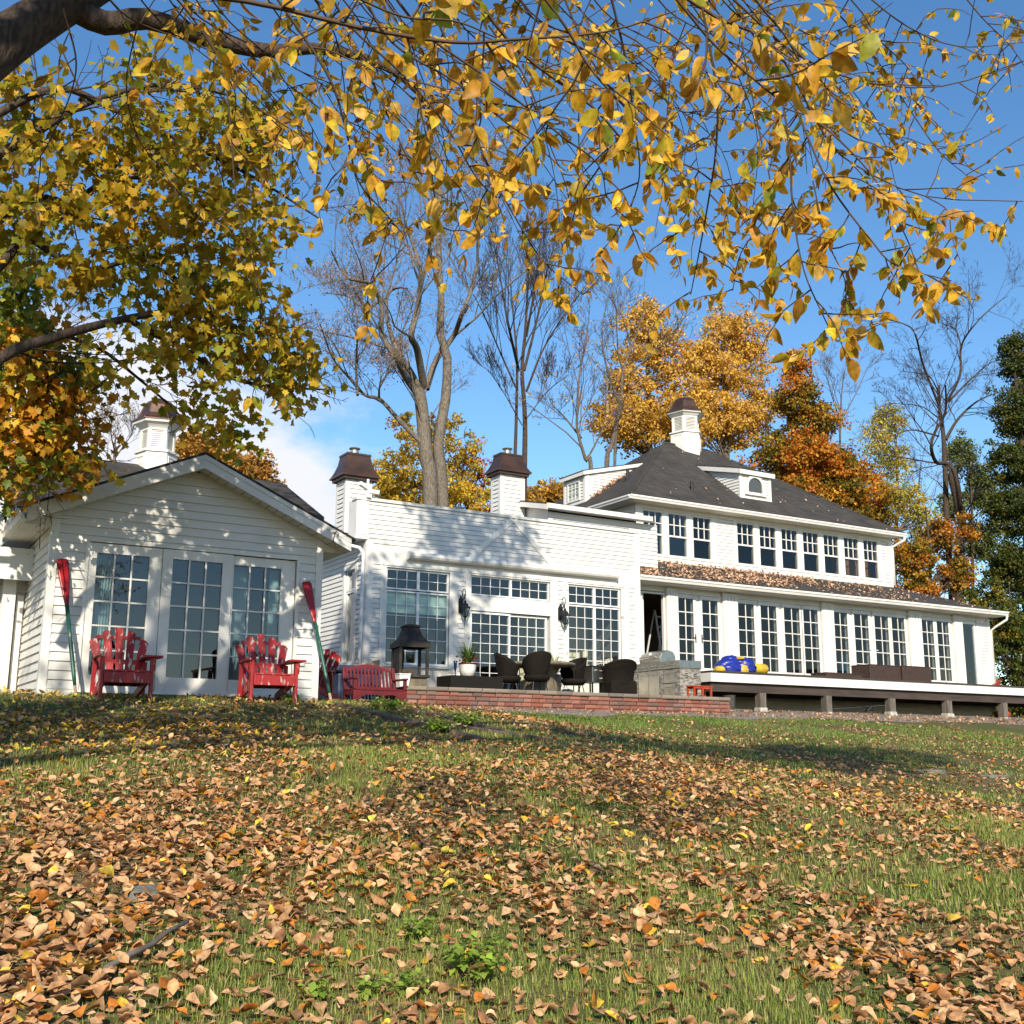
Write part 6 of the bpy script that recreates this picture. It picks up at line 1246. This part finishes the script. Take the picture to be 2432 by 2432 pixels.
H = [  # px polyline, (near, far) depth, radius, twigs per metre, leaf length
 ([(190, -40), (585, 3), (843, 63), (1070, 100), (1216, 94), (1436, 76), (1606, 25)], (3.4, 3.6), .020, 2.6, .085, .5, .75),
 ([(1100, -60), (1216, 107), (1405, 252), (1500, 346), (1656, 403), (1750, 497), (1845, 617)], (4.6, 5.8), .018, 4.2, .078, .5, 1.0),
 ([(1656, -40), (1700, 208), (1700, 352), (1682, 478), (1660, 600), (1640, 700)], (4.4, 5.2), .014, 4, .075, .42, .95),
 ([(1560, -50), (1700, 40), (1820, 94), (1883, 182), (1958, 321), (2028, 390), (2198, 466), (2430, 478)], (4.6, 6.0), .018, 3.4, .078, .42, .9),
 ([(1700, -40), (1833, 82), (1908, 138), (2053, 195), (2235, 205), (2412, 151), (2500, 120)], (5.4, 7.0), .015, 3.8, .068, .55, .55),
 ([(1864, 189), (1908, 302), (1971, 440), (2065, 566), (2128, 630), (2260, 667)], (4.8, 4.8), .013, 6.5, .085, .36, 1.35),
 ([(1830, 120), (1870, 315), (1883, 503), (1908, 640), (1950, 740), (1985, 810)], (4.6, 4.8), .012, 6.0, .085, .34, 1.3),
 ([(1440, -50), (1486, 145), (1505, 283), (1518, 420), (1480, 540)], (4.0, 4.8), .012, 4.6, .078, .42, 1.0),
 ([(640, -30), (774, 170), (818, 296), (850, 428), (912, 503), (960, 560)], (4.4, 5.0), .014, 4.6, .080, .42, 1.0),
 ([(860, 135), (910, 250), (960, 360), (1007, 453), (1060, 560)], (5.0, 5.4), .012, 5, .078, .42, 1.0),
 ([(1000, -40), (1080, 150), (1150, 378), (1216, 503), (1290, 620), (1385, 700)], (4.6, 5.4), .014, 4.8, .078, .42, 1.0),
 ([(480, 60), (530, 170), (547, 300), (562, 480), (600, 620), (625, 740), (640, 860), (625, 960)], (5.4, 5.8), .010, 2.6, .08, .3, .5),
 ([(380, -50), (470, 60), (560, 200), (640, 280), (700, 330)], (4.6, 5.2), .012, 4.6, .082, .42, 1.0),
 ([(760, -60), (830, 60), (960, 180), (1060, 300), (1130, 420), (1180, 470)], (4.2, 4.8), .012, 4.8, .080, .4, 1.0),
 ([(900, -60), (1010, 80), (1180, 200), (1330, 320), (1420, 390), (1440, 470)], (3.8, 4.6), .012, 4.8, .082, .4, 1.0),
 ([(1250, -60), (1340, 60), (1400, 160), (1470, 240), (1530, 300)], (3.0, 3.4), .010, 4.6, .080, .34, 1.0),
 ([(1560, -60), (1640, 40), (1700, 110), (1780, 180), (1840, 230)], (2.9, 3.2), .010, 5.4, .080, .30, 1.1),
 ([(1750, -60), (1810, 20), (1860, 80), (1900, 150)], (2.9, 3.2), .008, 4.4, .080, .28, .9),
 ([(760, -60), (840, -10), (960, 40), (1080, 50), (1180, 90)], (2.9, 3.2), .009, 4.8, .086, .32, 1.0),
 ([(850, -40), (930, 100), (1090, 200), (1200, 290), (1290, 350)], (4.0, 4.4), .011, 4.6, .082, .38, 1.0),
 ([(2000, -60), (2150, 60), (2280, 110), (2440, 100)], (6.5, 7.5), .012, 4.2, .066, .5, .6),
 ([(1900, -60), (2050, 100), (2160, 260), (2230, 360), (2300, 420)], (6.8, 7.6), .012, 3.6, .062, .5, .45),
 ([(2250, -60), (2330, 40), (2400, 110), (2460, 200)], (6.5, 7.2), .010, 3.8, .066, .5, .6),
 ([(150, 20), (180, 170), (120, 330), (60, 420)], (5.6, 6.2), .012, 4.0, .078, .45, .9),
 ([(330, 40), (300, 200), (330, 330), (400, 420)], (6.0, 6.6), .011, 3.6, .075, .45, .8),
 ([(1160, 60), (1250, 190), (1300, 330), (1350, 470), (1320, 560)], (5.4, 6.0), .011, 4.2, .07, .42, .9),
 ([(1320, -50), (1420, 170), (1560, 330), (1640, 480), (1700, 560)], (6.0, 6.8), .013, 4.6, .07, .45, .95),
 ([(1760, 100), (1800, 300), (1830, 480), (1760, 600), (1740, 690)], (5.6, 6.2), .011, 4.4, .075, .4, .9),
 ([(1900, 260), (1990, 330), (2080, 430), (2150, 560), (2180, 640)], (5.0, 5.2), .011, 5.2, .082, .36, 1.1),
 ([(1930, 430), (1960, 560), (2010, 680), (1990, 760)], (5.0, 5.0), .009, 5.5, .085, .3, 1.2),
 ([(2198, 466), (2250, 500), (2260, 560), (2280, 620)], (5.5, 5.3), .007, 5.0, .085, .28, 1.1),
]
for h in H: hang(*h)
ymax = lambda x: np.interp(x, [600, 900, 1150, 1400, 1550, 1650, 1800, 2000, 2200, 2300], [430, 540, 620, 680, 420, 600, 560, 640, 430, 300])
for i in range(34):                                 # boughs farther out, with small leaves
    x1 = 640+1620*(i+rng.random())/34; x0 = x1-rng.uniform(80, 480); y1 = ymax(x1)*rng.uniform(.5, 1.0); q = rng.uniform(-80, 80, 3)
    hang([(x0-90, -70), (x0, y1*.12), (x0*.6+x1*.4+q[0]*.5, y1*.34+q[2]*.3), (x0*.2+x1*.8+q[1]*.5, y1*.66), (x1, y1)], (6.2, 7.6), .011, 2.4, .070, .5, .75)
# upper crown, above the picture: it throws the dappled shade on the lawn and walls
def upper(c, r, nb, nl, seed):
    g = np.random.default_rng(seed); c = np.array(c, float); st = np.array((-3.0, 2.9, min(12, max(4, c[2]-3)))); m = curve(st, c, 8, .1, .1, g); main.append((m, np.linspace(.10, .03, 8)))
    for i in range(nb): e = c+rdir(1, g)[0]*np.array(r)*g.uniform(.6, 1.05); main.append((curve(m[g.integers(4, 8)], e, 5, .05, .12, g), np.linspace(.03, .006, 5)))
    cl = c+rdir(nl//14, g)*np.array(r)*g.random((nl//14, 1))**.45; pos = (cl[:, None]+g.normal(0, .22, (len(cl), 14, 3))).reshape(-1, 3)
    return pos
UP = [((-1.8, 3.2, 8.2), (2.2, 1.8, 1.2), 12, 950), ((1.6, 7.2, 11.0), (1.6, 1.4, 1.0), 6, 260), ((6.2, 1.5, 8.6), (2.4, 1.5, 1.1), 12, 2000), ((9.0, 2.4, 8.4), (2.0, 1.2, .9), 10, 1300), ((3.9, 9.3, 13.6), (2.2, 1.9, 1.2), 12, 2600), ((6.8, 11.0, 14.8), (2.0, 1.6, 1.2), 10, 1900), ((-.3, 1.9, 9.2), (1.8, 1.2, .9), 8, 900), ((3.4, .8, 9.2), (1.6, 1.0, .9), 8, 800), ((-3.6, 1.2, 12.5), (2.2, 2, 1.6), 8, 1000), ((-2.4, 5.2, 7.0), (1.0, 1.2, .9), 8, 800)]
upos = [upper(*u, seed=60+i) for i, u in enumerate(UP)]
wood('trunk', 'bark', [m for m in main if m[1][0] > .03], EL, 22)
wood('twigs', 'twig', [m for m in main if m[1][0] <= .03]+twg, EL, 5)
lp = np.array(lp); n = len(lp); d = np.array(lt)*.35+rdir(n, rng)*.8; d[:, 2] -= .55; z = rdir(n, rng); z[:, 2] += .25; z[:, 1] -= .5
ELM = [(.74, .44, .035), (.68, .37, .028), (.58, .29, .025), (.80, .52, .045), (.68, .42, .09), (.46, .22, .025), (.62, .47, .04)]
col = pick(ELM, n, .15, rng); grn = rng.random(n) < .045; col[grn] = pick([(.22, .27, .03), (.34, .33, .03)], grn.sum(), .1, rng)
VS, FS, CS = [], [], []; off = 0
for k in range(5):                                  # five leaf shapes: flat, folded, curled
    i = np.arange(n) % 5 == k; tv, tf = leaf_tpl((.10, .30, .55, .2, .4)[k], (.15, .35, .6, .5, .1)[k], 5, (.34, .31, .27, .36, .33)[k])
    v, f, c = scatter(tv, tf, lp[i]+d[i]*.004, frames(d[i], z[i]), np.array(ls)[i], col[i]); VS.append(v); FS.append(f[0]+off); CS.append(c); off += len(v)
up_ = np.concatenate(upos); nu = len(up_); v, f, c = scatter(QUAD[0], QUAD[1], up_, frames(rdir(nu, rng), rdir(nu, rng)), .15*rng.uniform(.7, 1.2, nu), pick(ELM, nu, .15, rng)); VS.append(v); FS.append(f[0]+off); CS.append(c)
mass('crown', 'leafthin', np.concatenate(VS), FS, np.concatenate(CS), EL)

# ================================================================ grass and fallen leaves
rng = np.random.default_rng(9)
def polar(n, d0, d1, a0=-2, a1=64, pw=1.0):
    r = (d0**(2-pw)+(d1**(2-pw)-d0**(2-pw))*rng.random(n))**(1/(2-pw)); a = np.radians(a0+(a1-a0)*rng.random(n)); return r*np.sin(a), r*np.cos(a)
def vnoise(x, y, s, seed):
    g = np.random.default_rng(seed); q = 0
    for o in range(3):
        for k in range(4):
            a = g.uniform(0, 6.28); f = s*(1.9**o)*g.uniform(.7, 1.3); q = q+np.sin((x*math.cos(a)+y*math.sin(a))*f+g.uniform(0, 6.28))/(1.6**o)
    return q/4.2
def onlawn(x, y):
    edge = 19.9+.25*np.sin(x*1.3)+.18*np.sin(x*3.1)+.04*(x-14)*(x > 14)+np.clip(12.5-x, 0, 3)*.5
    ok = (y < np.where(x > 10.5, edge, 20.9)) & ~((x > 2.40) & (x < 6.36) & (y > 16.22)) & (y < 22)
    return ok
def grass():
    V, F, C = [], [], []; off = 0
    for n, d0, d1, wd, h in ((120000, 3.0, 7, .0040, .052), (110000, 6.5, 12, .006, .060), (150000, 11, 30, .012, .055)):
        x, y = polar(n, d0, d1, pw=.9); k = onlawn(x, y); x, y = x[k], y[k]
        dn = vnoise(x, y, 1.5, 4); lush = smooth((y-13)/5)*smooth((x-7)/6)
        keep = rng.random(len(x)) < np.clip(.50+.55*dn+.55*lush-.25*smooth((5-x)/4)*smooth((y-9)/4), .06, 1); x, y, dn, lush = x[keep], y[keep], dn[keep], lush[keep]
        n = len(x); tv = np.array([(-.5, 0, 0), (.5, 0, 0), (-.38, .12, .5), (.38, .12, .5), (0, .42, .92)]); pos = np.stack([x, y, gz(x, y)-.004], 1)
        a = rng.uniform(0, 6.28, n); hh = h*rng.uniform(.4, 1.35, n)*(.75+.35*np.clip(dn, -1, 1)); ln = rng.uniform(.3, 1.6, n)
        ca_, sa = np.cos(a), np.sin(a)
        vx = tv[None, :, 0]*wd; vy = tv[None, :, 1]*(hh*ln)[:, None]; vz = tv[None, :, 2]*hh[:, None]
        v = np.stack([pos[:, 0:1]+vx*ca_[:, None]-vy*sa[:, None], pos[:, 1:2]+vx*sa[:, None]+vy*ca_[:, None], pos[:, 2:3]+vz], 2).reshape(-1, 3)
        c = pick([(.20, .24, .040), (.25, .28, .052), (.17, .22, .036), (.30, .28, .080), (.40, .33, .14)], n, .16, rng); g2_ = pick([(.13, .225, .030), (.17, .27, .042)], n, .12, rng); m = rng.random(n)[:, None] < .2+.6*lush[:, None]; c = np.where(m, g2_, c)
        i = np.arange(n)[:, None]*5+off; F.append([(i+np.array([0, 1, 3, 2])), (i+np.array([2, 3, 4]))]); V.append(v); C.append(np.repeat(c, 5, 0)); off += 5*n
    tag(mass('grass', 'blade', np.concatenate(V), [np.concatenate([f[0] for f in F]), np.concatenate([f[1] for f in F])], np.concatenate(C)), kind='stuff')
grass()
BRN = [(.47, .265, .125), (.56, .335, .17), (.41, .215, .10), (.48, .24, .105), (.60, .38, .21), (.35, .17, .075)]
def litter():
    V, F, C = [], [], []; off = 0; tp = [leaf_tpl(*q) for q in ((.15, .20, 4, .42), (.35, .6, 4, .44), (-.30, .45, 4, .43), (.25, -.5, 4, .40), (.55, .8, 5, .44), (-.2, -.35, 4, .45), (-.45, .9, 4, .46), (.4, -.8, 4, .42))]; tp = [(v+rng.normal(0, .035, v.shape)*(np.arange(len(v)) > 2)[:, None], f) for v, f in tp]
    for n, d0, d1, sz in ((16000, 3.0, 7.2, .061), (27000, 7, 13, .055), (26000, 12.5, 30, .056)):
        x, y = polar(n, d0, d1, pw=.75); k = onlawn(x, y-.25); x, y = x[k], y[k]; dn = vnoise(x, y, 1.5, 4); pl = vnoise(x, y, .9, 8)
        far = smooth((y-14)/4)*smooth((x-8)/5); keep = rng.random(len(x)) < np.clip(.72-.55*dn+.35*pl-.55*far, .05, 1); x, y = x[keep], y[keep]; n = len(x)
        pos = np.stack([x, y, gz(x, y)+rng.uniform(.006, .05, n)], 1); d = rdir(n, rng); d[:, 2] *= .22; z = rdir(n, rng)*.42; z[:, 2] = np.abs(z[:, 2])+.6; z[rng.random(n) < .35, 2] *= -1
        c = pick(BRN, n, .16, rng); q = rng.random(n); c = np.where((q < .13)[:, None], pick([(.46, .17, .03), (.40, .13, .02), (.52, .24, .04)], n, .15, rng), c)
        near_maple = smooth((7.5-x)/4)*smooth((y-9.5)/3); c = np.where((q > .975-.30*near_maple)[:, None], pick([(.62, .42, .05), (.66, .50, .08), (.55, .33, .03)], n, .12, rng), c)
        s = sz*rng.uniform(.55, 1.3, n); s = np.where(q > .97, s*1.2, s)
        for j, (tv, tf) in enumerate(tp):
            i = np.arange(n) % len(tp) == j; v, f, cc = scatter(tv, tf, pos[i], frames(d[i], z[i]), s[i], c[i]); V.append(v); F.append(f[0]+off); C.append(cc); off += len(v)
    tag(mass('fallen_leaves', 'litter', np.concatenate(V), F, np.concatenate(C)), kind='stuff')
litter()
def strew(name, pos, size, cols, nrm, seed):
    g = np.random.default_rng(seed); n = len(pos); d = rdir(n, g); z = np.array(nrm)+rdir(n, g)*.45; tv, tf = leaf_tpl(.3, .4, 2, .34); v, f, c = scatter(tv, tf, pos, frames(d, z), size*g.uniform(.6, 1.25, n), cols); return tag(mass(name, 'litter', v, f, c), kind='stuff')
# leaves blown on to the lower roof, gravel and main roof
g = np.random.default_rng(12); n = 6500; x = g.uniform(18.2, 32.6, n); t = g.random(n); dn = vnoise(x, t*2.5, 2.2, 5)
k = g.random(n) < np.clip(.20+.80*t**1.2*smooth((29.5-x)/5)+.45*dn+.18*smooth((24-x)/3), .03, 1)*np.where(x > 27, .75, 1); x, t = x[k], t[k]
k = x < 33.1-2.37*t; x, t = x[k], t[k]; n = len(x)
strew('roof_leaves', np.stack([x, 24.12+2.33*t, 6.262+.905*t+g.uniform(0, .02, n)], 1), .105, pick([(.50, .30, .18), (.58, .37, .24), (.42, .23, .13)], n, .12, g), (0, -.36, .93), 1)
n = 60; y = 26.2+4*g.random(n)**1.4; x = g.uniform(19.6, 30.6, n); k = (x > 19.6+(y-26)*1.1) & (x < 30.7-(y-26)*1.1); x, y = x[k], y[k]; strew('roof_leaves', np.stack([x, y, 8.95+.752*(y-26.02)], 1), .10, pick([(.55, .34, .2)], len(x), .1, g), (0, -.6, .8), 2)
n = 170; x = g.uniform(20.3, 21.6, n); y = 29.38-np.abs(g.normal(0, .16, n)); strew('roof_leaves', np.stack([x, y, 8.98+.68*(x-19.42)], 1), .10, pick([(.50, .29, .17)], n, .12, g), (-.57, 0, .82), 3)
n = 3200; x = g.uniform(10.5, 36, n); y = g.uniform(20, 22.3, n); k = (y < 20.95) | (x > 18.7); x, y = x[k], y[k]; strew('gravel_leaves', np.stack([x, y, gz(x, y)+.02], 1), .085, pick(BRN, len(x), .15, g), (0, 0, 1), 4)
# weeds in the near lawn
WED = [(.25, .36, .05), (.32, .42, .07), (.18, .28, .04)]
def weed(x, y, r, h, n, label, sz=.03, seed=1):
    g = np.random.default_rng(seed); z0 = float(gz(x, y)); t = thing('weed', label, 'weed', (x, y, z0)); m = max(5, n//12); st = []; pos = []
    for i in range(m):
        a = g.uniform(0, 6.28); e = np.array((x+r*math.cos(a)*g.uniform(.1, 1), y+r*math.sin(a)*g.uniform(.1, 1), z0+h*g.uniform(.4, 1))); c = curve((x+g.normal(0, r*.2), y+g.normal(0, r*.2), z0), e, 5, .1, .1, g); st.append((c, np.linspace(.0025, .001, 5)))
        for j in range(n//m): pos.append(c[g.integers(2, 5)]+g.normal(0, .018, 3))
    wood('stem', 'twig', st, t, 3); pos = np.array(pos); pos[:, 2] = np.maximum(pos[:, 2], z0+.012); tv, tf = leaf_tpl(.3, .2, 2, .42); d = rdir(len(pos), g); d[:, 2] *= .4; z = rdir(len(pos), g)*.5; z[:, 2] += .8
    v, f, c = scatter(tv, tf, pos, frames(d, z), sz*g.uniform(.6, 1.4, len(pos)), pick(WED, len(pos), .15, g)); mass('foliage', 'leaf', v, f, c, t)
for i, (px, py, r, h, n, lb, s) in enumerate(((1120, 2330, .17, .17, 330, 'largest bright green leafy weed clump low in the near lawn', .036), (985, 2370, .10, .10, 160, 'light green weed tuft just left of the largest weed clump', .028), (880, 2370, .08, .08, 110, 'light green weed tuft second to the left of the largest weed clump', .026), (980, 2235, .10, .10, 150, 'light green weed tuft just above and left of the largest weed clump', .03), (752, 2390, .05, .08, 50, 'small green sprout among brown leaves, farthest left of the weed tufts', .035))):
    d = ray(px, py); tt = 3.0
    while CAMZ+d.z*tt > float(gz(d.x*tt, d.y*tt)): tt += .01
    weed(d.x*tt, d.y*tt, r, h, n, lb, s, 40+i)
for i, (x, y, r, lb) in enumerate(((6.5, 14.2, .30, 'low green weed patch beside the long dark timber'), (6.9, 12.7, .26, 'low green weed patch between the timbers on the lawn'), (5.55, 15.15, .14, 'green weeds at the foot of the right red chair'), (6.15, 11.9, .22, 'low green weed patch at the near end of the long timber'))):
    weed(x, y, r, .14, 260, lb, .05, 70+i)
